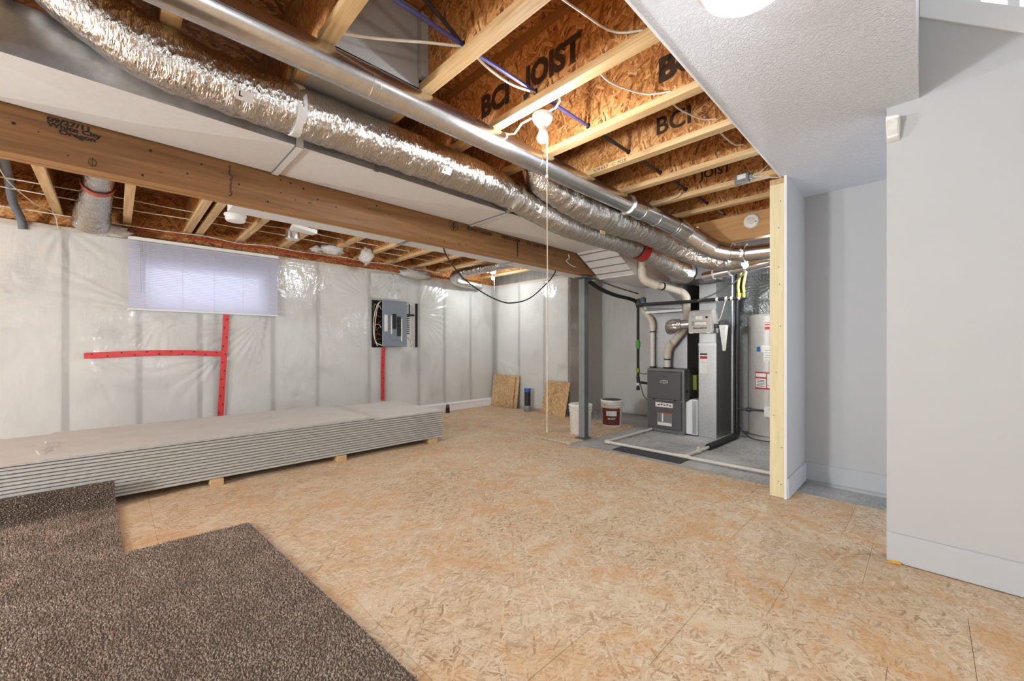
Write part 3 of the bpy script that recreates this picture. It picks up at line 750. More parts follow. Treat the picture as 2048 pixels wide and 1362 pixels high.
# far corner bent foil ducts
f4 = thing('foil_flex_duct', 'small bent foil duct under the joists in the far left corner', 'duct', (4.3, 5.5, 2.36))
obj('insulation_sleeve', flex([(4.25, 3.75, 2.38), (4.15, 4.6, 2.37), (4.05, 5.3, 2.34), (4.1, 5.6, 2.3), (4.35, 5.72, 2.27), (4.85, 5.8, 2.27)], .075, seed=3, amp=.08), 'foil', f4, smooth=True, sharp=0)
tk = thing('duct_takeoff', 'short metal duct collar with white tape hanging below the joists right of the blind', 'duct', (1.42, 4.8, 2.34))
obj('collar', MB().lathe([(.07, 0), (.072, .02), (.07, .1)], (1.4, 4.9, 2.33), (0, 0, 1), 24), 'pipe_metal', tk, smooth=True)
obj('tape_wrap', MB().hexa([(1.3, 4.55, 2.38), (1.56, 4.6, 2.36), (1.58, 4.82, 2.39), (1.36, 4.85, 2.41)], [(1.3, 4.55, 2.41), (1.56, 4.6, 2.4), (1.58, 4.82, 2.43), (1.36, 4.85, 2.44)]), 'white', tk)
cp = thing('ceiling_cover', 'round white cap fixed under the joist pair above the blind', 'cap', (.85, 4.78, 2.38))
obj('cap_body', MB().lathe([(.085, .055), (.085, .02), (.075, .005), (.0, 0)][::-1], (.85, 4.78, 2.375), (0, 0, 1), 28), 'white', cp, smooth=True)
obj('cap_rim', MB().lathe([(.095, 0), (.095, .015)], (.85, 4.78, 2.43), (0, 0, 1), 28), 'white', cp, smooth=True)
gc = obj('grey_conduit', T([(-.58, 4.3, 2.66), (-.61, 4.9, 2.61), (-.64, 5.4, 2.56), (-.66, 5.75, 2.46), (-.63, 5.93, 2.34), (-.62, 5.95, 2.25)], .03, 16), 'conduit', smooth=True, loc=(-.62, 5.9, 2.3))
tag(gc, 'grey plastic conduit bending down behind the film at the far left', 'conduit')

# ================================================================== LIGHT FIXTURES
def lampholder(x, y, label, cordpts, zb=2.337):
    t = thing('pull_chain_light', label, 'light', (x, y, 2.43))
    obj('base', MB().lathe([(.02, -.055), (.03, -.05), (.052, -.02), (.058, -.005), (.058, .012)], (x, y, 2.43), (0, 0, 1), 32), 'porcelain', t, smooth=True)
    obj('socket', MB().lathe([(.017, 0), (.021, .004), (.021, .05)], (x, y, 2.345), (0, 0, 1), 24), 'porcelain', t, smooth=True)
    prof = [(.001, -.032)]+[(.031*math.cos(a), .031*math.sin(a)) for a in [(-80+k*12)*PI/180 for k in range(12)]]+[(.016, .033), (.0145, .05)]
    obj('bulb', MB().lathe(prof, (x, y, zb-.02), (0, 0, 1), 24), 'bulb', t, smooth=True)
    obj('pull_cord', T(cordpts, .0032, 8, .05), 'cord', t, smooth=True)
    return t
bl = lampholder(1.712, 1.507, 'bare bulb in a white porcelain holder with a long cord, under the near joists',
           [(1.738, 1.497, 2.37), (1.74, 1.495, 2.3), (1.735, 1.493, 2.0), (1.738, 1.492, 1.4), (1.735, 1.494, .665)])
obj('cord_knot', MB().lathe([(.002, -.012), (.009, -.006), (.009, .006), (.002, .012)], (1.735, 1.493, 2.1), (0, 0, 1), 10), 'cord', bl, smooth=True)
lampholder(4.643, 5.216, 'distant bare bulb with a cord in the far left corner of the room',
           [(4.66, 5.205, 2.37), (4.66, 5.2, 2.2), (4.66, 5.2, 1.3)])
# lamp shadow caster guard: bulbs are emissive, the point lamps sit just below them
dm = thing('dome_ceiling_light', 'round glowing glass dome light on the textured drywall ceiling', 'light', (1.54, .42, 2.43))
obj('dome_glass', MB().lathe([(.0, -.1), (.06, -.094), (.11, -.078), (.145, -.05), (.158, -.02), (.158, -.012)], (1.54, .42, 2.43), (0, 0, 1), 48), 'dome', dm, smooth=True)
obj('dome_rim', MB().lathe([(.162, -.014), (.172, -.01), (.172, 0)], (1.54, .42, 2.43), (0, 0, 1), 48), 'pvc', dm, smooth=True)
obj('clip', B(1.405, 1.42, .51, .525, 2.395, 2.425), 'black', dm)
sa = thing('smoke_alarm', 'round white smoke alarm on the wood header beam', 'alarm', (4.33, 1.169, 2.335))
obj('alarm_body', MB().lathe([(.068, 0), (.068, .012), (.06, .024), (.03, .028), (.0, .028)], (4.329, 1.169, 2.335), (-1, 0, 0), 36), 'white', sa, smooth=True)
obj('sensor_vent', MB().lathe([(.034, .024), (.034, .032), (.026, .036), (.0, .036)], (4.329, 1.169, 2.335), (-1, 0, 0), 28), 'label', sa, smooth=True)
obj('indicator', MB().lathe([(.005, .028), (.005, .034)], (4.325, 1.125, 2.32), (-1, 0, 0), 10), 'black', sa)
ms = thing('motion_sensor', 'white motion sensor high on the corner of the right grey wall', 'sensor', (2.97, .128, 2.29))
obj('housing', MB().hexa([(2.969, .155, 2.237), (2.969, .1, 2.237), (2.93, .104, 2.25), (2.93, .15, 2.25)], [(2.969, .158, 2.362), (2.969, .097, 2.35), (2.9, .1, 2.352), (2.9, .154, 2.36)]), 'white', ms, bevel=.006)
obj('lens', MB().hexa([(2.93, .147, 2.262), (2.93, .107, 2.262), (2.925, .109, 2.262), (2.925, .145, 2.262)], [(2.902, .15, 2.335), (2.902, .104, 2.335), (2.896, .107, 2.335), (2.896, .147, 2.335)]), 'label', ms, bevel=.002)
jb = thing('junction_box', 'grey metal junction box on the joist flange beside the stud', 'electrical box', (3.55, 1.02, 2.43))
obj('box_body', B(3.50, 3.545, .965, 1.065, 2.425, 2.5), 'galv_dark', jb, bevel=.004)
obj('label_plate', B(3.498, 3.5, .985, 1.045, 2.455, 2.49), 'label', jb)
obj('cable_clamp', B(3.51, 3.53, .945, .966, 2.445, 2.475), 'galv', jb)

# ================================================================== CABLES
def cable(name, label, pts, r, mat, group=None, step=.04):
    o = obj(name, T(pts, r, 8, step), mat, loc=pts[0], smooth=True); return tag(o, label, 'cable', group)
def sag(x0, x1, y, z, n=10, s=.012, seed=0):
    return [(x0+(x1-x0)*k/n, y+s*mn.noise(Vector((k*.9, seed, 0))), z+s*1.6*mn.noise(Vector((k*.8, seed+4, 0)))) for k in range(n+1)]
cable('wall_cable', 'uppermost white cable threaded through the joists over the plastic wall', sag(-1.2, 4.0, 5.52, 2.505, 12, seed=1), .0055, 'romex')
cable('wall_cable', 'second white cable threaded through the joists over the plastic wall', sag(-1.2, 3.6, 5.3, 2.535, 12, seed=2), .0055, 'romex')
cable('wall_cable', 'lowest white cable wavering just above the plastic wall top', sag(-1.2, 4.0, 5.86, 2.415, 16, .018, seed=3), .0055, 'romex')
cable('wall_cable', 'red cable wavering above the blind under the joists', sag(-.3, 3.0, 5.93, 2.40, 16, .016, seed=4), .007, 'red_cable')
cable('wall_cable', 'orange-red cable looping beside the right part of the blind', sag(.6, 3.2, 5.9, 2.375, 14, .022, seed=8), .006, 'red_cable')
cable('loose_wire', 'thin white wire dropping beside the grey conduit', [(-.62, 4.6, 2.52), (-.6, 5.0, 2.44), (-.5, 5.5, 2.4), (-.42, 5.85, 2.42), (-.4, 5.95, 2.3)], .004, 'romex')
cable('hanging_cable', 'black cable hanging in a loose loop below the beam', [(2.2, 3.2, 2.14), (2.239, 3.2, 2.037), (2.297, 3.2, 1.965), (2.446, 3.2, 1.825), (2.704, 3.2, 1.701), (2.948, 3.2, 1.632), (3.136, 3.2, 1.625), (3.418, 3.2, 1.703), (3.727, 3.2, 1.915), (3.868, 3.2, 2.054), (3.9, 3.2, 2.14)], .007, 'black_cable')
cable('stapled_cable', 'black cable stapled along the white duct behind the beam', [(.9, 3.06, 2.14), (1.07, 3.1, 2.135), (1.214, 3.12, 2.13), (1.5, 3.13, 2.13), (2.2, 3.1, 2.135)], .006, 'black_cable')
for k, (dy, dz, m, r) in enumerate(((0, 0, 'blue_cable', .008), (.02, .012, 'blue_cable', .006))):
    cable('joist_cable', ('blue cable' if k == 0 else 'thinner blue cable')+' threaded straight through the orange joists past the bulb', [(.55, 1.475+dy, 2.53+dz)]+[(x, 1.475+dy, 2.52+dz) for x in (1.136, 1.38, 1.624, 2.1)], r, m)
cable('joist_cable', 'dark cable threaded straight through the far joists beyond the bulb', [(x, 1.475, 2.52) for x in (2.12, 2.6, 3.088, 3.576, 4.064, 4.6)], .011, 'black_cable')
cable('joist_cable', 'white cable sagging beside the blue ones left of the bulb', [(1.136, 1.46, 2.51), (1.25, 1.46, 2.475), (1.4, 1.46, 2.463), (1.52, 1.465, 2.485), (1.624, 1.475, 2.515)], .006, 'romex')
cable('joist_cable', 'black cable crossing into the joist at the top of the photo', [(.62, 1.44, 2.66), (.8, 1.45, 2.62), (1.0, 1.46, 2.56), (1.136, 1.475, 2.515)], .009, 'black_cable')
cable('joist_cable', 'white cable crossing the bay in front of the grey drywall box', [(.648, 1.75, 2.47), (.8, 1.67, 2.48), (1.0, 1.55, 2.5), (1.136, 1.48, 2.515)], .006, 'romex')
cable('loop_cable', 'thin white cable looping on the stencilled joist by the ceiling edge', [(1.17, .98, 2.49), (1.3, 1.07, 2.6), (1.45, 1.05, 2.6), (1.56, .99, 2.55), (1.6, .92, 2.52), (1.615, .85, 2.5)], .005, 'romex')
cable('loop_cable', 'thin white cable looping on the bright joist beyond the bulb', [(1.66, 1.12, 2.49), (1.85, 1.16, 2.53), (2.0, 1.13, 2.54), (2.08, 1.06, 2.52), (2.106, .95, 2.5)], .005, 'romex')
cable('loop_cable', 'thin white cable looping on the second joist beyond the bulb', [(2.15, .98, 2.49), (2.35, 1.02, 2.54), (2.5, 1.0, 2.55), (2.57, .95, 2.53), (2.594, .89, 2.52)], .005, 'romex')
cable('loop_cable', 'short white cable hooking behind the grade-stamped joist', [(2.64, .93, 2.5), (2.75, .95, 2.55), (2.95, .95, 2.55), (3.05, .92, 2.53), (3.08, .88, 2.53)], .005, 'romex')
cable('loop_cable', 'short white cable hooking down near the round duct end', [(3.56, 1.5, 2.53), (3.5, 1.5, 2.47), (3.52, 1.58, 2.45), (3.56, 1.8, 2.455)], .005, 'romex')
cable('box_cable', 'upper white cable running from the junction box to the stud top', [(3.52, .945, 2.465), (3.54, .9, 2.48), (3.56, .85, 2.53), (3.56, .82, 2.58)], .0055, 'romex')
cable('box_cable', 'lower white cable running from the junction box over the stud', [(3.52, .945, 2.455), (3.55, .88, 2.455), (3.6, .83, 2.44), (3.62, .79, 2.436), (3.7, .79, 2.436)], .0055, 'romex')
cable('bulb_cable', 'white cable looping from the near bulb holder towards the round duct', [(1.68, 1.56, 2.435), (1.66, 1.62, 2.42), (1.68, 1.7, 2.4), (1.67, 1.78, 2.43), (1.64, 1.83, 2.448)], .006, 'romex')
cable('bulb_cable', 'white cable leaving the near bulb holder into the joist', [(1.7, 1.46, 2.438), (1.72, 1.42, 2.45), (1.71, 1.38, 2.47), (1.66, 1.36, 2.5)], .006, 'romex')
cable('beam_wire', 'short cream wire hooked on the beam end', [(3.72, 2.876, 2.2), (3.71, 2.86, 2.15), (3.66, 2.868, 2.12), (3.75, 2.868, 2.08), (3.85, 2.872, 2.07)], .006, 'romex')

# insulation tufts poking over the wall
def blob(name, c, s, label, seed, mat='fluff'):
    mb = MB(); nu, nv = 18, 12; c = Vector(c)
    for j in range(nv+1):
        for i in range(nu):
            a = 2*PI*i/nu; b = -PI/2+PI*j/nv
            d = Vector((math.cos(b)*math.cos(a), math.cos(b)*math.sin(a), math.sin(b)))
            k = 1+.45*mn.noise(d*2.2+Vector((seed, 0, 0)))+.25*mn.noise(d*6+Vector((0, seed, 0)))
            mb.v.append(tuple(c+Vector((d.x*s[0], d.y*s[1], d.z*s[2]))*k))
    for j in range(nv):
        for i in range(nu): mb.face([j*nu+i, j*nu+(i+1) % nu, (j+1)*nu+(i+1) % nu, (j+1)*nu+i])
    return tag(obj(name, mb, mat, loc=c, smooth=True, sharp=0), label, 'insulation')
blob('insulation_tuft', (-.05, 5.9, 2.34), (.17, .09, .06), 'white insulation tuft below the foil elbow left of the blind', 1)
blob('insulation_tuft', (2.05, 5.5, 2.42), (.14, .1, .06), 'white insulation tuft stuffed between joists right of the blind', 5)
blob('insulation_tuft', (2.5, 5.45, 2.4), (.09, .08, .1), 'torn white wrap hanging from the joist left of the breaker panel', 9)
blob('insulation_tuft', (1.95, 5.7, 2.44), (.1, .08, .04), 'small insulation tuft low between joists right of the blind', 15)
blob('insulation_tuft', (3.5, 5.85, 2.32), (.28, .09, .07), 'crumpled plastic and insulation bulging above the breaker panel', 21)

# ================================================================== BLIND
bd = thing('window_blind', 'white horizontal slat blind hung over the plastic-covered wall', 'blind', (.8, 5.92, 1.53))
obj('head_rail', B(.095, 1.52, 5.895, 5.935, 2.285, 2.318), 'white', bd, bevel=.003)
mb = MB(); n = 6
for k in range(n+1):
    u = k/n; y = 5.931-.017*u-.003*math.sin(PI*u); z = .0098-.0199*u
    mb.v += [(.1, y, z), (1.515, y, z)]
for k in range(n): mb.face([2*k, 2*k+2, 2*k+3, 2*k+1])
ns = 39
slat0 = None
for k in range(ns):
    z = 2.27-k*.0187
    if slat0 is None:
        m2 = MB(); m2.v = [(v[0], v[1], v[2]+z) for v in mb.v]; m2.f = mb.f; m2.m = mb.m
        slat0 = obj('slat', m2, 'blind', bd, smooth=True, sharp=0); z00 = z
    else:
        s = slat0.copy(); COL.objects.link(s); s.parent = bd; s.location = (0, 0, z-z00)
obj('bottom_rail', B(.095, 1.52, 5.905, 5.932, 1.535, 1.553), 'white', bd, bevel=.003)
for x in (.22, .26, .55, .84, 1.13, 1.40, 1.44): obj('ladder_cord', MB().tube([(x, 5.912, 2.29), (x, 5.912, 1.55)], .0012, 5), 'label', bd)
obj('tilt_wand', MB().tube([(.19, 5.9, 2.27), (.2, 5.897, 1.72)], .003, 6), 'grey_panel', bd)

# ================================================================== BREAKER PANEL
pn = thing('breaker_panel', 'grey electrical panel with breakers and open wiring set in the plastic wall', 'electrical panel', (3.2, 5.93, 1.13))
obj('backbox', MB().box(2.82, 3.6, 6.0, 6.02, 1.13, 1.855).box(2.82, 2.835, 5.93, 6.0, 1.13, 1.855).box(3.585, 3.6, 5.93, 6.0, 1.13, 1.855), 'hole', pn)
obj('side_board', B(3.4, 3.585, 5.985, 6.0, 1.14, 1.85), 'label', pn)
obj('cover', B(2.97, 3.395, 5.915, 5.94, 1.14, 1.87), 'panel_grey', pn, bevel=.01)
obj('inner_door', B(3.1, 3.325, 5.909, 5.916, 1.24, 1.73), 'panel_grey', pn, bevel=.012)
for i, (x0, z0, z1) in enumerate(((3.135, 1.42, 1.66), (3.215, 1.31, 1.62))):
    n = 14
    for k in range(n):
        z = z0+(z1-z0)*k/n
        obj('breaker', B(x0, x0+.062, 5.896, 5.91, z+.001, z+(z1-z0)/n-.0015), 'black', pn)
    obj('label_strip', B(x0-.03 if i == 0 else x0+.066, x0-.006 if i == 0 else x0+.09, 5.906, 5.9085, z0-.08, z1-.03), 'label', pn)
obj('cover_sticker', B(3.0, 3.055, 5.912, 5.9148, 1.38, 1.64), 'label', pn)
mb = MB()
for k in range(9): mb.box(3.4, 3.47, 5.962, 5.972, 1.35+.035*k, 1.363+.035*k)
mb.box(3.4, 3.55, 5.955, 5.985, 1.645, 1.675); mb.box(3.46, 3.475, 5.955, 5.975, 1.66, 1.84)
obj('breaker_bus', mb, 'black', pn)
random.seed(11)
wires = []
for k in range(11):
    z = 1.2+.058*k
    pts = [(2.965, 5.95, z), (2.93, 5.94, z+random.uniform(-.05, .05)), (2.89, 5.95, z+random.uniform(-.1, .06)), (2.86, 5.96, z+random.uniform(-.12, .12)), (2.85, 5.97, random.uniform(1.2, 1.8))]
    obj('branch_wire', T(pts, .0045, 6, .03), ('copper', 'copper', 'red_cable', 'black_cable', 'romex')[k % 5], pn, smooth=True)
for pts in ([(2.95, 5.93, 1.84), (2.9, 5.93, 1.8), (2.84, 5.93, 1.6), (2.83, 5.93, 1.35), (2.88, 5.93, 1.2), (2.98, 5.93, 1.16)], [(2.93, 5.94, 1.83), (2.88, 5.94, 1.65), (2.85, 5.94, 1.3), (2.9, 5.94, 1.15)]):
    obj('feed_cable', T(pts, .007, 8), 'romex', pn, smooth=True)
obj('feed_cable', T([(3.41, 5.95, 1.3), (3.47, 5.94, 1.27), (3.5, 5.94, 1.2), (3.46, 5.95, 1.15)], .008, 8), 'romex', pn, smooth=True)

# ================================================================== DRYWALL STACK
def blk(x, lab):
    return tag(obj('wood_spacer', B(x-.045, x+.045, 4.08, 5.25, 0, .055), 'pine_x', loc=(x, 4.1, 0), bevel=.002), lab, 'spacer')
blk(.6, 'wood spacer under the drywall stack, left one in view next to the carpet'); blk(1.62, 'wood spacer under the middle of the drywall stack'); blk(2.7, 'wood spacer under the far right end of the drywall stack'); 
ORD = ['bottom', 'second', 'third', 'fourth', 'fifth', 'sixth', 'seventh', 'eighth', 'ninth', 'tenth', 'eleventh', 'twelfth', 'thirteenth']
z = .055
def sheet(x0, x1, y0, y1, z, th, lab):
    mb = MB(); e = .013
    mb.hexa([(x0, y0+e, z), (x1, y0+e, z), (x1, y1-e, z), (x0, y1-e, z)], [(x0, y0, z+th*.22), (x1, y0, z+th*.22), (x1, y1, z+th*.22), (x0, y1, z+th*.22)])
    mb.hexa([(x0, y0, z+th*.22), (x1, y0, z+th*.22), (x1, y1, z+th*.22), (x0, y1, z+th*.22)], [(x0, y0, z+th*.78), (x1, y0, z+th*.78), (x1, y1, z+th*.78), (x0, y1, z+th*.78)])
    mb.hexa([(x0, y0, z+th*.78), (x1, y0, z+th*.78), (x1, y1, z+th*.78), (x0, y1, z+th*.78)], [(x0, y0+e, z+th), (x1, y0+e, z+th), (x1, y1-e, z+th), (x0, y1-e, z+th)])
    for i, f in enumerate(mb.f): mb.m[i] = 0 if i in (13,) else 1
    return tag(obj('drywall_sheet', mb, ['sheet', 'sheet_edge'], loc=((x0+x1)/2, (y0+y1)/2, z)), lab, 'drywall', 'drywall stack')
for k in range(13):
    th = .0248; dx = random.uniform(-.008, .008); dy = random.uniform(-.003, .003)
    if k == 3: dx = .02
    sheet(-.83+dx, 2.83+dx, 4.1+dy, 5.3+dy, z, th-.0028, ('taped drywall pair, %s from the floor in the long low stack' % ORD[k]) if k else 'bottom drywall pair of the long low stack, lying on the wood spacers')
    z += th
sheet(-1.7, 1.975, 4.09, 5.29, z, .0125, 'single drywall sheet second from the top of the stack, stopping short of the far end'); z += .0126
mb = MB(); poly = [(-.36, 4.1), (1.915, 4.1), (1.915, 5.28), (-.38, 5.28), (-.4, 4.9), (-.37, 4.7), (-.41, 4.5), (-.375, 4.3)]
mb.prism([(p[0], p[1], z) for p in poly], (0, 0, .0125)); mb.m[0] = 1
for i in range(2, len(mb.m)): mb.m[i] = 1
tp = tag(obj('drywall_sheet', mb, ['sheet', 'sheet_edge'], loc=(.8, 4.7, z)), 'topmost drywall sheet of the stack, with a chipped left end', 'drywall', 'drywall stack')
mb = MB(); random.seed(5)
for k in range(16):
    x = -.35+random.uniform(-.025, .03); y = random.uniform(4.25, 4.75); s = random.uniform(.006, .022)
    b = len(mb.v); mb.v += [(x-s, y-s*1.4, z+.0128), (x+s, y-s, z+.0128), (x+s*.4, y+s*1.5, z+.0128), (x, y, z+.0128+s*.7)]
    for q in ((0, 1, 3), (1, 2, 3), (2, 0, 3)): mb.face([b+i for i in q])
obj('torn_paper', mb, 'sheet_edge', tp, kind='stuff')

# ================================================================== CARPET
def carpet(name, label, poly, profile=None, dens=.0072, seed=1):
    """poly in plan (x,y); profile maps y -> (y,z,normal) for a turned-up edge"""
    rng = np.random.default_rng(seed)
    mb = MB(); 
    if profile is None:
        mb.prism([(p[0], p[1], .0012) for p in poly], (0, 0, .007))
    else:
        ys = np.linspace(poly[0][1], poly[2][1], 40)
        for y in ys:
            yy, zz, n = profile(y)
            xe = poly[1][0]+(poly[2][0]-poly[1][0])*(y-poly[1][1])/(poly[2][1]-poly[1][1])-.004
            for x in (poly[0][0], xe): mb.v += [(x, yy, zz), (x, yy-n[0]*.007, zz+n[1]*.007)]
        for i in range(len(ys)-1):
            b = 4*i; c = b+4
            for q in ((b+1, b+3, c+3, c+1), (b, c, c+2, b+2), (b, b+1, c+1, c), (b+2, c+2, c+3, b+3)): mb.face(q)
        mb.face([0, 2, 3, 1]); e = 4*(len(ys)-1); mb.face([e, e+1, e+3, e+2])
    o = obj(name, mb, 'carpet_base', loc=(sum(p[0] for p in poly)/len(poly), sum(p[1] for p in poly)/len(poly), 0))
    tag(o, label, 'carpet')
    xs = [p[0] for p in poly]; ys = [p[1] for p in poly]
    nx = int((max(xs)-min(xs))/dens); ny = int((max(ys)-min(ys))/dens)
    gx, gy = np.meshgrid(np.linspace(min(xs), max(xs), nx), np.linspace(min(ys), max(ys), ny))
    gx = (gx+rng.uniform(-.5, .5, gx.shape)*dens).ravel(); gy = (gy+rng.uniform(-.5, .5, gy.shape)*dens).ravel()
    ins = np.zeros(gx.shape, bool); n = len(poly)
    for i in range(n):
        x1, y1 = poly[i]; x2, y2 = poly[(i+1) % n]
        cond = ((y1 > gy) != (y2 > gy))
        with np.errstate(divide='ignore', invalid='ignore'):
            xi = (x2-x1)*(gy-y1)/(y2-y1+1e-12)+x1
        ins ^= cond & (gx < xi)
    gx, gy = gx[ins], gy[ins]; k = len(gx)
    h = rng.uniform(.008, .014, k); r = rng.uniform(.0036, .0062, k); a0 = rng.uniform(0, 6.28, k)
    lx = rng.uniform(-.005, .005, k); ly = rng.uniform(-.005, .005, k)
    V = np.zeros((k, 4, 3))
    for c in range(3):
        V[:, c, 0] = gx+r*np.cos(a0+c*2.094); V[:, c, 1] = gy+r*np.sin(a0+c*2.094); V[:, c, 2] = .006
    V[:, 3, 0] = gx+lx; V[:, 3, 1] = gy+ly; V[:, 3, 2] = .006+h
    V = V.reshape(-1, 3)
    if profile is not None:
        PR = [profile(y) for y in np.linspace(min(ys)-.02, max(ys)+.02, 400)]
        tab = np.linspace(min(ys)-.02, max(ys)+.02, 400)
        py = np.interp(V[:, 1], tab, [p[0] for p in PR]); pz = np.interp(V[:, 1], tab, [p[1] for p in PR])
        n0 = np.interp(V[:, 1], tab, [p[2][0] for p in PR]); n1 = np.interp(V[:, 1], tab, [p[2][1] for p in PR])
        hh = V[:, 2].copy(); V[:, 1] = py-n0*hh; V[:, 2] = pz+n1*hh
    F = np.arange(k)[:, None, None]*4+np.array([[0, 1, 3], [1, 2, 3], [2, 0, 3]])[None]
    F = F.reshape(-1, 3)
    me = D.meshes.new('pile'); V = V-np.array(o.location)
    me.vertices.add(len(V)); me.vertices.foreach_set('co', V.ravel())
    me.loops.add(len(F)*3); me.loops.foreach_set('vertex_index', F.ravel().astype(np.int32))
    me.polygons.add(len(F)); me.polygons.foreach_set('loop_start', np.arange(0, len(F)*3, 3, dtype=np.int32)); me.polygons.foreach_set('loop_total', np.full(len(F), 3, dtype=np.int32))
    me.update(calc_edges=True); me.materials.append(M['carpet'])
    p = D.objects.new('pile', me); COL.objects.link(p); p.parent = o; p['kind'] = 'stuff'
carpet('carpet_piece', 'large brown carpet remnant lying on the wood floor in the near left corner', [(-1.1, .75), (.772, .75), (.739, 1.227), (.616, 3.066), (-1.1, 3.17)], None, .0082, 2)
def prof(y):
    if y < 3.99: return (y, .0012, (0, 1))
    s = y-3.99; R = .045; L = R*PI/2
    if s < L:
        a = s/R; return (3.99+R*math.sin(a), .0012+R*(1-math.cos(a)), (math.sin(a), math.cos(a)))
    return (3.99+R, .0012+R+(s-L), (1, 0))
carpet('carpet_piece', 'brown carpet strip turned up against the front of the drywall stack', [(-1.5, 3.12), (.035, 3.085), (.0, 4.21), (-1.5, 4.21)], prof, .0088, 3)

# ================================================================== FAR CORNER ITEMS
tb = tag(obj('trim_board', MB().hexa([(2.9, 5.935, 0), (5.3, 5.935, 0), (5.3, 5.95, 0), (2.9, 5.95, 0)], [(2.9, 5.945, .15), (5.24, 5.945, .15), (5.24, 5.958, .15), (2.9, 5.958, .15)]).box(2.9, 5.26, 5.934, 5.945, .105, .125), 'white_trim', loc=(4.0, 5.94, 0)), 'long white baseboard length lying on edge along the plastic wall', 'trim')
fp = thing('floor_stub', 'short dark pipe stub with a brown cap on the floor behind the drywall stack', 'pipe', (4.1, 5.78, 0))
obj('stub', MB().lathe([(.035, 0), (.035, .09)], (4.1, 5.78, 0), (0, 0, 1), 16), 'black', fp, smooth=True)
obj('cap', MB().lathe([(.03, 0), (.03, .05)], (4.1, 5.78, .09), (0, 0, 1), 16), 'copper', fp, smooth=True)
def lean(name, x0b, x0t, y0, y1, z1, th, lab, sk=0):
    mb = MB().hexa([(x0b, y0, 0), (x0b, y1, 0), (x0b+th, y1, 0), (x0b+th, y0, 0)], [(x0t, y0+sk, z1), (x0t, y1+sk, z1), (x0t+th, y1+sk, z1), (x0t+th, y0+sk, z1)])
    return tag(obj(name, mb, 'osb_board', loc=(x0b, (y0+y1)/2, 0), bevel=.002), lab, 'board')
lean('wood_offcut', 5.22, 5.30, 5.33, 5.93, .60, .012, 'front square strand-board offcut leaning on the far plastic wall in the corner')
lean('wood_offcut', 5.245, 5.325, 5.25, 5.87, .60, .012, 'rear square strand-board offcut just behind the front one in the corner')
lean('wood_offcut', 5.2, 5.30, 4.10, 4.62, .56, .012, 'strand-board offcut leaning beside the white pail and steel post', -.04)
ab = thing('drain_stub', 'black upright drain pipe with a bright blue cap between the leaning boards', 'pipe', (5.2, 4.93, 0))
obj('stub', MB().lathe([(.055, 0), (.055, .36)], (5.2, 4.93, 0), (0, 0, 1), 24), 'black', ab, smooth=True)
obj('blue_cap', MB().lathe([(.06, 0), (.06, .055), (.055, .06)], (5.2, 4.93, .345), (0, 0, 1), 24), 'blue', ab, smooth=True)
obj('torn_sleeve', MB().lathe([(.059, .0), (.059, .06), (.057, .1)], (5.2, 4.93, 0), (0, 0, 1), 24), 'grey_panel', ab, smooth=True)

# post
po = thing('steel_post', 'square grey-green steel post standing under the beam end', 'post', (4.18, 3.0, 0))
mb = B(4.137, 4.223, 2.957, 3.043, .012, 1.985); obj('shaft', mb, 'steel', po, bevel=.006)
obj('shaft_shaded_side', B(4.139, 4.221, 2.954, 2.9575, .012, 1.985), 'steel_dk', po)  # thin darker skin, shade of the post's right face as colour
obj('base_plate', B(4.1, 4.26, 2.93, 3.08, .0, .012), 'steel_dk', po, bevel=.002)
obj('top_plate', B(4.08, 4.3, 2.885, 3.06, 1.985, 2.0), 'steel_dk', po)
obj('adjusting_screw', MB().lathe([(.02, 0), (.02, .02)], (4.18, 2.96, 2.0), (0, 0, 1), 12), 'galv', po)
# pails
def pail(name, x, y, lab, label_print):
    t = thing(name, lab, 'pail', (x, y, 0))
    obj('body', MB().lathe([(.128, 0), (.131, .01), (.142, .28), (.149, .285), (.149, .3), (.144, .305), (.152, .32), (.152, .335), (.145, .34), (.15, .35), (.15, .372)], (x, y, .001), (0, 0, 1), 40), 'pail', t, smooth=True, sharp=25)
    return t
p1 = pail('plastic_pail', 4.39, 3.2, 'plain white plastic pail half hidden behind the steel post', False)
obj('lid', MB().lathe([(.154, 0), (.154, .018), (.146, .024), (.0, .024)], (4.39, 3.2, .366), (0, 0, 1), 40), 'white', p1, smooth=True, sharp=25)
obj('handle', T([(4.47, 3.065, .33), (4.5, 3.03, .25), (4.47, 3.05, .12), (4.4, 3.055, .08)], .004, 6), 'galv', p1, smooth=True)
bx, by = 5.1, 3.17
p2 = pail('compound_pail', bx, by, 'white pail with a maroon printed label near the furnace', True)
obj('lid_inset', MB().lathe([(.139, 0), (.139, .001)], (bx, by, .3825), (0, 0, 1), 32), 'black_cable', p2)
obj('lid_rim', MB().lathe([(.143, 0), (.156, 0), (.156, .014), (.143, .014)], (bx, by, .368), (0, 0, 1), 40), 'white', p2, smooth=True)
dirc = Vector((-bx, -by, 0)).normalized(); a0 = math.atan2(dirc.y, dirc.x)
def arc(r0, r1, z0, z1, a, b, n=14):
    mb = MB()
    for k in range(n+1):
        t = a+(b-a)*k/n
        mb.v += [(bx+r0*math.cos(t), by+r0*math.sin(t), z0), (bx+r1*math.cos(t), by+r1*math.sin(t), z1)]
    for k in range(n): mb.face([2*k, 2*k+2, 2*k+3, 2*k+1])
    return mb
lb = obj('printed_label', arc(.1332, .1432, .035, .272, a0-1.2, a0+.95), 'maroon', p2, smooth=True)
obj('label_panel', arc(.1395, .1433, .165, .235, a0-.55, a0+.5), 'label', lb, smooth=True)
obj('label_panel', arc(.137, .1395, .105, .15, a0-.42, a0+.38), 'ink', lb, smooth=True)
rt_ = Vector((-math.sin(a0), math.cos(a0), 0))
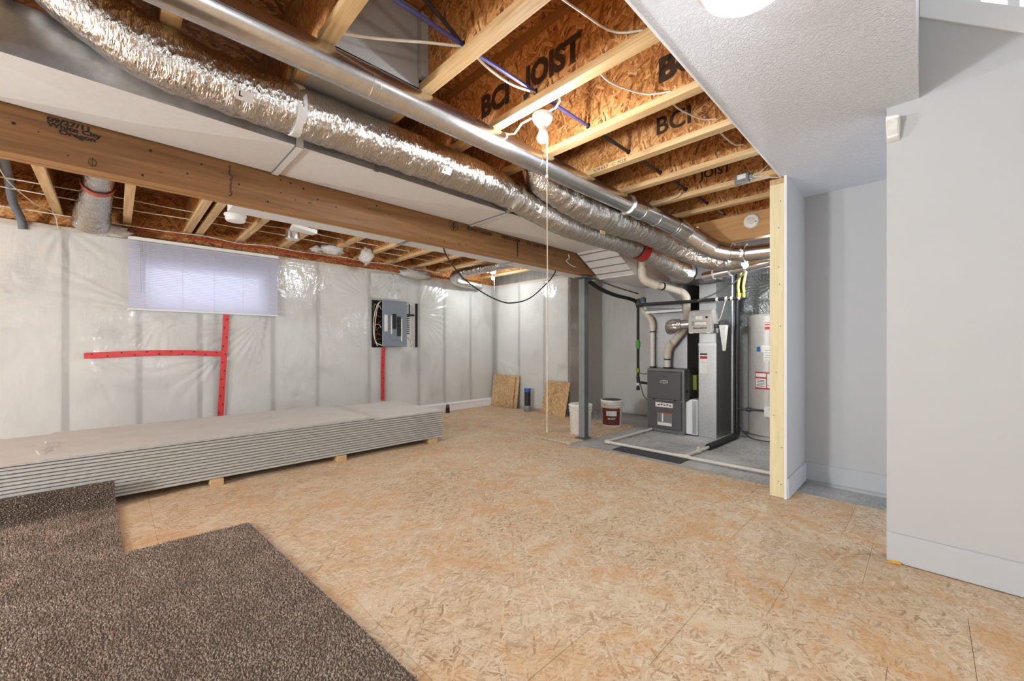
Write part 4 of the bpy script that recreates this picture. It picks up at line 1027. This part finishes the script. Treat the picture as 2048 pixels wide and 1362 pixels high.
text('label_word', 'MUST', .042, Vector((bx, by, .114))+Vector((math.cos(a0), math.sin(a0), 0))*.1425, rt_, (0, 0, 1), 'label', lb, bold=.001, align='CENTER')
obj('handle', T([(bx+.11, by-.12, .33), (bx+.12, by-.14, .25), (bx+.09, by-.15, .2)], .004, 6), 'galv', p2, smooth=True)

# ================================================================== FURNACE ROOM
fu = thing('furnace', 'dark grey gas furnace with two front doors standing on the concrete', 'furnace', (5.65, 2.48, -.02))
X0, X1, Y0, Y1, ZT = 5.31, 6.0, 2.215, 2.735, .845
obj('cabinet', B(X0, X1, Y0, Y1, -.02, ZT), 'furn_lt', fu, bevel=.006)
ud = obj('upper_door', B(X0-.03, X0, Y0+.035, Y1-.02, .43, ZT-.035), 'furn', fu, bevel=.012)
ld = obj('lower_door', B(X0-.022, X0, Y0+.03, Y1-.02, .03, .41), 'furn', fu, bevel=.01)
obj('door_badge', MB().lathe([(.03, 0), (.032, .002), (.028, .004)], (X0-.0305, 2.475, .67), (-1, 0, 0), 24), 'furn_lt', ud, smooth=True)
mb = MB(); ring = [(X0-.033, 2.475+.052*math.cos(a), .67+.018*math.sin(a)) for a in [k*2*PI/20 for k in range(21)]]; mb.tube(ring, .003, 5)
obj('badge_ring', mb, 'label', ud)
obj('sight_glass', B(X0-.032, X0-.03, 2.462, 2.488, .735, .745), 'black', ud)
for y in (2.33, 2.62): obj('door_latch', B(X0-.034, X0-.028, y-.015, y+.015, .418, .432), 'black', fu)
obj('name_plate', B(X0-.0235, X0-.022, 2.36, 2.6, .325, .385), 'label', ld)
mb = MB()
for k in range(5): mb.box(X0-.0245, X0-.0236, 2.38+.04*k, 2.405+.04*k, .345+.008*(k % 2), .36+.008*(k % 2))
obj('plate_print', mb, 'ink', ld)
wlb = obj('rating_label', B(X0-.0235, X0-.022, 2.37, 2.575, .075, .255), 'galv_dark', ld)
obj('label_strip', B(X0-.0245, X0-.0236, 2.375, 2.57, .08, .12), 'label', ld); obj('label_strip', B(X0-.0245, X0-.0236, 2.49, 2.51, .13, .24), 'label', ld)
obj('label_strip', B(X0-.0245, X0-.0236, 2.375, 2.57, .245, .255), 'red', ld)
mb = MB()
for y, z, r in ((5.39, .55, .022), (5.42, .46, .012), (5.52, .46, .02)): mb.lathe([(r, 0), (r, .001)], (y, Y0-.0005, z), (0, -1, 0), 14)
obj('knockout', mb, 'hole', fu)
vx = thing('return_duct_drop', 'tall narrow galvanised return duct standing right of the furnace', 'duct', (5.75, 1.96, -.02))
obj('duct_section', B(5.4, 6.16, 1.85, 2.07, -.02, 1.17), 'galv', vx, bevel=.003)
obj('duct_section', B(5.405, 6.155, 1.855, 2.065, 1.173, 2.05), 'galv', vx, bevel=.003)
obj('top_hood', MB().hexa([(5.4, 1.85, 2.05), (5.4, 2.07, 2.05), (6.16, 2.07, 2.05), (6.16, 1.85, 2.05)], [(5.75, 1.75, 2.4), (5.75, 2.17, 2.4), (6.16, 2.17, 2.4), (6.16, 1.75, 2.4)]), 'galv', vx)
obj('cleat', B(5.394, 5.4, 1.85, 2.07, 1.155, 1.185), 'galv_light', vx)
obj('access_panel', B(5.396, 5.402, 1.87, 2.05, 1.2, 1.42), 'galv_light', vx)
wl2 = obj('warning_sticker', B(5.397, 5.3995, 1.955, 2.055, .94, 1.06), 'label', vx); obj('sticker_header', B(5.396, 5.397, 1.96, 2.05, 1.035, 1.055), 'ink', wl2); obj('sticker_band', B(5.396, 5.397, 1.96, 2.05, .985, 1.02), 'red', wl2)
obj('warning_sticker', B(5.397, 5.3995, 1.955, 2.055, .8, .935), 'label', vx)
fb = thing('filter_box', 'short galvanised filter box joining furnace and return duct at the floor', 'duct', (5.5, 2.14, 0))
obj('filter_casing', MB().prism([(5.36, 2.213, .0), (5.36, 2.072, .0), (5.36, 2.072, .45), (5.36, 2.15, .455), (5.36, 2.213, .41)], (.6, 0, 0)), 'galv_light', fb)
obj('filter_door', B(5.352, 5.36, 2.08, 2.13, .01, .44), 'galv', fb)
lp = thing('disconnect_box', 'lime green switch box on the side of the furnace', 'electrical box', (5.6, 2.2, .65))
obj('box_body', B(5.57, 5.68, 2.16, 2.213, .56, .76), 'lime', lp, bevel=.004)
obj('power_cord', T([(5.6, 2.16, .56), (5.58, 2.14, .48), (5.6, 2.14, .4), (5.7, 2.16, .36), (5.72, 2.21, .35)], .007, 8), 'black_cable', lp, smooth=True)
# plenum over furnace
pl = thing('supply_plenum', 'galvanised plenum box rising from the furnace to the overhead trunk', 'duct', (5.7, 2.47, .845))
obj('coil_case', B(5.45, 5.97, 2.235, 2.715, .846, 1.61), 'galv', pl, bevel=.003)
obj('upper_box', MB().hexa([(5.28, 2.225, 1.62), (5.28, 2.73, 1.62), (5.97, 2.73, 1.62), (5.97, 2.225, 1.62)], [(5.28, 2.225, 1.985), (5.28, 2.73, 1.985), (5.97, 2.73, 1.985), (5.97, 2.225, 1.985)]), 'galv_dark', pl, bevel=.003)
obj('drip_lip', B(5.265, 5.3, 2.225, 2.73, 1.6, 1.63), 'galv_light', pl)
obj('sloped_cover', MB().prism([(5.27, 2.73, 1.68), (5.27, 2.225, 1.64), (5.27, 2.225, 1.66), (5.27, 2.5, 1.96), (5.27, 2.73, 1.95)], (.01, 0, 0)), 'galv', pl)
tb2 = thing('takeoff_box', 'galvanised take-off box where the foil ducts end beside the plenum', 'duct', (5.1, 1.95, 1.93))
obj('box_body', B(4.86, 5.27, 1.7, 2.21, 1.93, 2.12), 'galv_dark', tb2, bevel=.004)
obj('end_collar', MB().lathe([(.105, 0), (.105, .06)], (4.86, 1.98, 2.02), (-1, .3, .1), 28), 'galv', tb2, smooth=True)
# pvc vents
va = thing('vent_pipe', 'left cream plastic vent pipe rising from the furnace top to an elbow', 'pipe', (5.4, 2.72, .845))
obj('pipe', MB().tube([(5.405, 2.70, .846), (5.405, 2.70, 1.42)], .03, 20), 'pvc_white', va, smooth=True)
obj('elbow', T([(5.405, 2.70, 1.4), (5.405, 2.71, 1.5), (5.42, 2.775, 1.59), (5.46, 2.86, 1.67), (5.6, 2.94, 1.77)], .04, 18), 'pvc', va, smooth=True)
obj('coupling', MB().lathe([(.036, 0), (.036, .1)], (5.405, 2.7, 1.33), (0, 0, 1), 20), 'pvc', va, smooth=True)
obj('band', MB().lathe([(.0372, 0), (.0372, .018)], (5.405, 2.7, 1.34), (0, 0, 1), 20), 'black', va, smooth=True)
obj('seal', MB().lathe([(.04, 0), (.04, .02)], (5.405, 2.7, .846), (0, 0, 1), 20), 'black', va, smooth=True)
vb = thing('vent_pipe', 'thick cream plastic vent pipe with elbows in front of the plenum', 'pipe', (5.35, 2.47, .845))
R = .044
obj('pipe', MB().tube([(4.42, 2.338, 2.4), (4.42, 2.338, 2.03)], R, 20), 'pvc', vb, smooth=True)
obj('elbow', T([(4.42, 2.338, 2.06), (4.42, 2.336, 1.98), (4.435, 2.31, 1.92), (4.48, 2.26, 1.885), (4.53, 2.205, 1.855)], R*1.13, 20), 'pvc', vb, smooth=True)
obj('pipe', MB().tube([(4.47, 2.262, 1.888), (5.17, 2.2, 1.842)], R, 20), 'pvc', vb, smooth=True)
obj('band', MB().tube([(4.7, 2.2415, 1.873), (4.73, 2.239, 1.871)], R*1.16, 20), 'black', vb, smooth=True)
obj('elbow', T([(5.1, 2.206, 1.847), (5.18, 2.185, 1.83), (5.2, 2.145, 1.77), (5.2, 2.14, 1.69)], R*1.13, 20), 'pvc', vb, smooth=True)
obj('pipe', T([(5.2, 2.14, 1.72), (5.215, 2.145, 1.64), (5.29, 2.175, 1.54), (5.33, 2.195, 1.47), (5.345, 2.24, 1.37), (5.35, 2.33, 1.26), (5.35, 2.41, 1.17)], R, 20), 'pvc', vb, smooth=True)
obj('elbow', T([(5.32, 2.375, 1.2), (5.35, 2.43, 1.15), (5.36, 2.465, 1.07), (5.36, 2.467, .99)], R*1.12, 20), 'pvc', vb, smooth=True)
obj('pipe', MB().tube([(5.36, 2.467, 1.0), (5.36, 2.467, .846)], R*.9, 20), 'pvc_white', vb, smooth=True)
obj('seal', MB().lathe([(.055, 0), (.055, .02)], (5.36, 2.467, .846), (0, 0, 1), 20), 'black', vb, smooth=True)
obj('band', MB().lathe([(.043, 0), (.043, .018)], (5.36, 2.467, .96), (0, 0, 1), 20), 'black', vb, smooth=True)
# humidifier
hu = thing('humidifier', 'beige furnace humidifier with a curved top, script lettering and a window slot', 'humidifier', (5.25, 1.96, 1.31))
prof_h = [(5.15, 1.312), (5.15, 1.5), (5.158, 1.54), (5.18, 1.57), (5.22, 1.59), (5.3, 1.6), (5.4, 1.6), (5.4, 1.312)]
obj('housing', MB().prism([(p[0], 2.095, p[1]) for p in prof_h], (0, -.262, 0)), 'heater', hu, bevel=.004)
obj('window_slot', B(5.1485, 5.15, 1.88, 2.055, 1.405, 1.452), 'galv_dark', hu)
obj('slot_label', B(5.1478, 5.1486, 1.885, 2.02, 1.408, 1.445), 'label', hu)
text('script_name', 'GeneralAire', .034, (5.149, 2.045, 1.362), (0, -1, 0), (0, 0, 1), 'ink', hu, shear=.35, bold=.0008, sx=.95)
obj('round_mark', MB().lathe([(.014, 0), (.014, .001)], (5.149, 1.882, 1.498), (-1, 0, 0), 16), 'ink', hu)
obj('front_label', B(5.148, 5.15, 1.93, 2.01, 1.475, 1.515), 'label', hu)
for y in (1.86, 2.06): obj('clip', B(5.143, 5.15, y-.02, y+.02, 1.308, 1.32), 'label', hu)
obj('bypass_elbow', flex([(5.36, 2.4, 1.38), (5.25, 2.355, 1.412), (5.215, 2.3, 1.42), (5.235, 2.23, 1.423)], .075, seed=2, amp=.1), 'foil', hu, smooth=True, sharp=0)
obj('bypass_pipe', MB().tube([(5.235, 2.25, 1.423), (5.25, 2.09, 1.43)], .058, 24), 'pipe_metal', hu, smooth=True)
obj('solenoid', B(5.24, 5.3, 1.78, 1.832, 1.37, 1.42), 'black', hu, bevel=.004)
obj('control_wire', T([(5.2, 1.8, 1.42), (5.18, 1.75, 1.46), (5.15, 1.7, 1.58), (5.12, 1.66, 1.68), (5.1, 1.6, 1.705)], .006, 8), 'romex', hu, smooth=True)
obj('drain_funnel', MB().hexa([(5.2, 1.72, 1.1), (5.2, 1.7, 1.1), (5.24, 1.7, 1.1), (5.24, 1.72, 1.1)], [(5.2, 1.76, 1.4), (5.2, 1.69, 1.4), (5.3, 1.69, 1.4), (5.3, 1.76, 1.4)]), 'label', hu)
hu.location = Vector(hu.location)+Vector((-.13, -.05, -.006))
ct = thing('control_box', 'small metal transformer box on the side of the return duct', 'electrical box', (5.55, 1.82, 1.4))
obj('box_body', B(5.5, 5.6, 1.78, 1.849, 1.33, 1.48), 'galv', ct, bevel=.004); obj('box_lid', B(5.495, 5.605, 1.775, 1.782, 1.325, 1.485), 'galv_dark', ct)
# pipes
bh = thing('gas_line', 'black horizontal pipe with metal fittings crossing in front of the ducts', 'pipe', (5.1, 2.0, 1.7))
obj('pipe', T([(5.5, 2.95, 1.735), (5.3, 2.85, 1.72), (5.1, 2.7, 1.708), (5.1, 2.4, 1.706), (5.1, 2.06, 1.702), (5.1, 1.7, 1.703), (5.1, 1.45, 1.695)], .021, 12), 'rubber', bh, smooth=True)
for y in (1.74, 1.64, 1.58, 1.5): obj('fitting', MB().lathe([(.026, -.012), (.026, .012)], (5.1, y, 1.7), (0, 1, 0), 14), 'galv_light', bh, smooth=True)
obj('elbow', T([(5.1, 1.47, 1.695), (5.1, 1.43, 1.7), (5.1, 1.42, 1.76)], .022, 12), 'rubber', bh, smooth=True)
for k, (y, lab) in enumerate(((1.505, 'left'), (1.45, 'right'))):
    h = thing('gas_hose', '%s yellow flexible gas hose hanging above the black pipe' % lab, 'hose', (5.1, y, 1.7))
    obj('hose', T([(5.1, y-.02, 2.0), (5.1, y, 1.9), (5.1, y+.01, 1.82), (5.1, y, 1.74)], .015, 12), 'yellow', h, smooth=True)
    obj('nut', MB().lathe([(.026, 0), (.026, .05)], (5.1, y, 1.7), (0, 0, 1), 8), 'yellow', h)
dr = thing('drain_pipe', 'tall black plastic pipe right of the return duct, elbowing along the floor', 'pipe', (5.5, 1.68, 0))
obj('stack', MB().tube([(5.66, 1.69, 2.2), (5.66, 1.69, .02)], .028, 18), 'black', dr, smooth=True)
obj('elbow', T([(5.66, 1.69, .12), (5.655, 1.69, .04), (5.6, 1.692, .02), (5.5, 1.695, .012)], .034, 16), 'black', dr, smooth=True)
obj('insulated_leg', MB().tube([(5.55, 1.694, .015), (4.77, 1.72, .015)], .036, 16), 'rubber', dr, smooth=True)
obj('open_end', MB().lathe([(.026, 0), (.026, .003)], (4.77, 1.72, .015), (-1, .03, 0), 16), 'hole', dr)
obj('slim_pipe', MB().tube([(5.6, 1.73, 2.1), (5.6, 1.73, .05)], .014, 12), 'galv', dr, smooth=True)
cd = thing('condensate_pipe', 'white plastic condensate pipe run across the concrete floor in front of the furnace', 'pipe', (4.22, 1.8, 0))
zf = .0055
obj('pipe', MB().tube([(4.2, 2.68, zf), (4.22, .86, zf)], .0165, 14), 'pvc_white', cd, smooth=True)
obj('pipe', MB().tube([(4.2, 2.69, zf), (5.3, 2.66, zf)], .0165, 14), 'pvc_white', cd, smooth=True)
obj('pipe', MB().tube([(4.22, 1.76, zf), (4.79, 1.72, .012)], .0165, 14), 'pvc_white', cd, smooth=True)
obj('elbow', T([(4.2, 2.63, zf), (4.2, 2.685, zf), (4.25, 2.69, zf)], .022, 14, .01), 'pvc_white', cd, smooth=True)
obj('tee', MB().tube([(4.218, 1.82, zf), (4.22, 1.7, zf)], .022, 14), 'pvc_white', cd, smooth=True)
obj('tee', MB().tube([(4.5, 1.74, .006), (4.56, 1.735, .008)], .024, 14), 'pvc_white', cd, smooth=True)
obj('vent_stub', MB().tube([(4.53, 1.737, .008), (4.53, 1.737, .055)], .017, 12), 'pvc_white', cd, smooth=True)
gv = thing('gas_pipe', 'black upright gas pipe left of the furnace with a green valve', 'pipe', (5.52, 2.98, .53))
obj('pipe', MB().tube([(5.52, 2.985, 1.76), (5.52, 2.985, .5)], .02, 14), 'rubber', gv, smooth=True)
obj('green_valve', MB().lathe([(.022, 0), (.034, .03), (.034, .1), (.022, .13)], (5.52, 2.985, 1.11), (0, 0, 1), 14), 'green', gv, smooth=True)
obj('yellow_union', MB().lathe([(.024, 0), (.03, .01), (.03, .06), (.024, .07)], (5.52, 2.985, .75), (0, 0, 1), 12), 'lime', gv, smooth=True)
obj('branch', MB().tube([(5.52, 2.985, .615), (5.5, 2.735, .61)], .018, 12), 'black', gv, smooth=True)
obj('regulator', MB().lathe([(.0, -.05), (.035, -.045), (.045, -.01), (.045, .02), (.03, .05), (.0, .055)], (5.44, 2.86, 1.80), (0, .3, 1), 18), 'conduit', gv, smooth=True)
obj('valve_body', MB().lathe([(.0, -.06), (.032, -.055), (.038, 0), (.032, .06), (.0, .065)], (5.5, 2.96, 1.78), (.2, .5, 1), 12), 'steel_dk', gv, smooth=True)
obj('valve_tag', B(5.42, 5.424, 2.8, 2.84, 1.66, 1.74), 'label', gv)
for z in (.5, .57, .66): obj('coupling', MB().lathe([(.027, 0), (.027, .035)], (5.52, 2.985, z), (0, 0, 1), 12), 'black' if z != .57 else 'galv_light', gv, smooth=True)
tag(obj('cable_bundle', T([(4.32, 3.0, 1.965), (4.55, 3.0, 1.9), (4.9, 3.0, 1.85), (5.3, 3.0, 1.83), (5.5, 3.0, 1.8), (5.52, 2.985, 1.72)], .026, 12), 'rubber', loc=(4.9, 3.0, 1.85), smooth=True), 'thick black cable bundle running from the post top to the gas pipe', 'cable')
tag(obj('thin_conduit', T([(4.3, 2.93, 2.0), (4.8, 2.95, 1.955), (5.5, 2.98, 1.92)], .01, 8), 'galv_dark', loc=(4.8, 2.95, 1.95), smooth=True), 'thin grey conduit just above the black cable bundle', 'conduit')
cable('furnace_wire', 'thin black wire curving from the gas pipe down to the furnace side', [(5.5, 2.97, .76), (5.42, 2.85, .75), (5.35, 2.76, .76)], .006, 'black_cable')
cable('furnace_wire', 'thin black wire hanging left of the furnace doors', [(5.48, 2.95, .7), (5.42, 2.88, .55), (5.38, 2.82, .44), (5.34, 2.745, .4)], .006, 'black_cable')
cable('flue_wire', 'grey wire slanting up in front of the return duct hood', [(5.05, 1.95, 1.7), (5.1, 1.8, 1.76), (5.1, 1.6, 1.85), (5.05, 1.4, 2.0)], .009, 'galv_dark')
# water heater and panels
wh = thing('water_heater', 'beige cylindrical water heater half hidden behind the stud', 'water heater', (5.92, 1.38, -.02))
wx, wy, wr_ = 5.92, 1.38, .25
obj('tank', MB().lathe([(wr_-.02, 0), (wr_, .01), (wr_, .38)], (wx, wy, -.015), (0, 0, 1), 48), 'heater', wh, smooth=True)
obj('jacket', MB().lathe([(wr_-.006, .375), (wr_+.004, .385), (wr_+.004, 1.53), (wr_-.02, 1.56), (.05, 1.58)], (wx, wy, -.015), (0, 0, 1), 48), 'heater', wh, smooth=True)
obj('base_ring', MB().lathe([(wr_+.006, .05), (wr_+.006, .065)], (wx, wy, -.015), (0, 0, 1), 48), 'galv_dark', wh, smooth=True)
def hl(a, b, z0, z1, mat, name, parent=wh, dr=.0055):
    mb = MB(); n = 10
    for k in range(n+1):
        t = a+(b-a)*k/n; r = wr_+dr; mb.v += [(wx+r*math.cos(t), wy+r*math.sin(t), z0), (wx+r*math.cos(t), wy+r*math.sin(t), z1)]
    for k in range(n): mb.face([2*k, 2*k+2, 2*k+3, 2*k+1])
    return obj(name, mb, mat, parent, smooth=True)
f_ = math.atan2(-wy, -wx)    # faces the room
hl(f_-.25, f_+.15, 1.35, 1.44, 'red', 'heater_label'); hl(f_-.3, f_+.1, .96, 1.14, 'label', 'heater_label'); hl(f_-.62, f_-.45, 1.08, 1.14, 'blue', 'heater_label'); hl(f_-.4, f_+.1, 1.08, 1.16, 'label', 'heater_label')
hl(f_-.7, f_+.05, .62, .83, 'red', 'heater_label'); 
hl(f_-.24, f_+.14, 1.385, 1.4, 'label', 'label_field', dr=.0063); hl(f_-.24, f_+.14, 1.42, 1.43, 'label', 'label_field', dr=.0063)
for k in range(5): hl(f_-.62, f_-.26, .655+.018*k, .661+.018*k, 'ink', 'label_print', dr=.007); hl(f_-.26, f_+.06, .975+.03*k, .981+.03*k, 'grey_panel', 'label_print', dr=.007)
hl(f_-.67, f_-.2, .77, .815, 'label', 'label_field', dr=.0063); hl(f_-.67, f_-.2, .64, .75, 'label', 'label_field', dr=.0063); hl(f_-.16, f_+.05, .64, .815, 'label', 'label_field', dr=.0063)
obj('gas_pipe', MB().tube([(5.6, 1.66, .36), (5.66, 1.42, .36), (5.67, 1.3, .36)], .013, 10), 'black', wh, smooth=True)
obj('gas_valve', MB().lathe([(.026, 0), (.026, .05)], (5.62, 1.58, .36), (.1, -1, 0), 10), 'black', wh)
obj('control_unit', B(5.6, 5.68, 1.26, 1.38, .29, .42), 'label', wh, bevel=.008)
gp = tag(obj('grey_side_panel', MB().box(6.2, 6.23, 1.4, 1.84, -.02, 1.05).box(6.2, 6.23, 1.4, 1.84, 1.055, 1.42), 'grey_panel', loc=(6.2, 1.6, 0)), 'flat grey metal panel upright between the return duct and the water heater', 'panel')
tag(obj('draped_film', MB().hexa([(6.26, 1.0, 1.4), (6.26, 2.1, 1.4), (6.28, 2.1, 1.4), (6.28, 1.0, 1.4)], [(6.2, 1.0, 2.3), (6.3, 2.1, 2.3), (6.32, 2.1, 2.3), (6.22, 1.0, 2.3)]), foil('shaded_film', (120, 122, 120), .3, .6), loc=(6.26, 1.5, 1.4)), 'dull silver sheet hanging on the wall above the water heater', 'sheet')  # reflective film, its dim lighting put into the dull grey
tag(obj('rubber_mat', B(4.0, 4.34, 1.71, 2.48, -.02, -.012), 'mat', loc=(4.17, 2.1, -.02), bevel=.002), 'thin dark rectangular mat on the concrete before the furnace', 'mat')
tag(obj('yellow_strap', MB().hexa([(2.935, .15, .001), (2.945, .15, .001), (2.962, .095, .001), (2.945, .095, .001)], [(2.935, .15, .008), (2.945, .15, .008), (2.962, .095, .014), (2.945, .095, .014)]), 'yellow_strap', loc=(2.95, .12, 0), bevel=.002), 'small yellow strap end poking out under the right baseboard', 'strap')
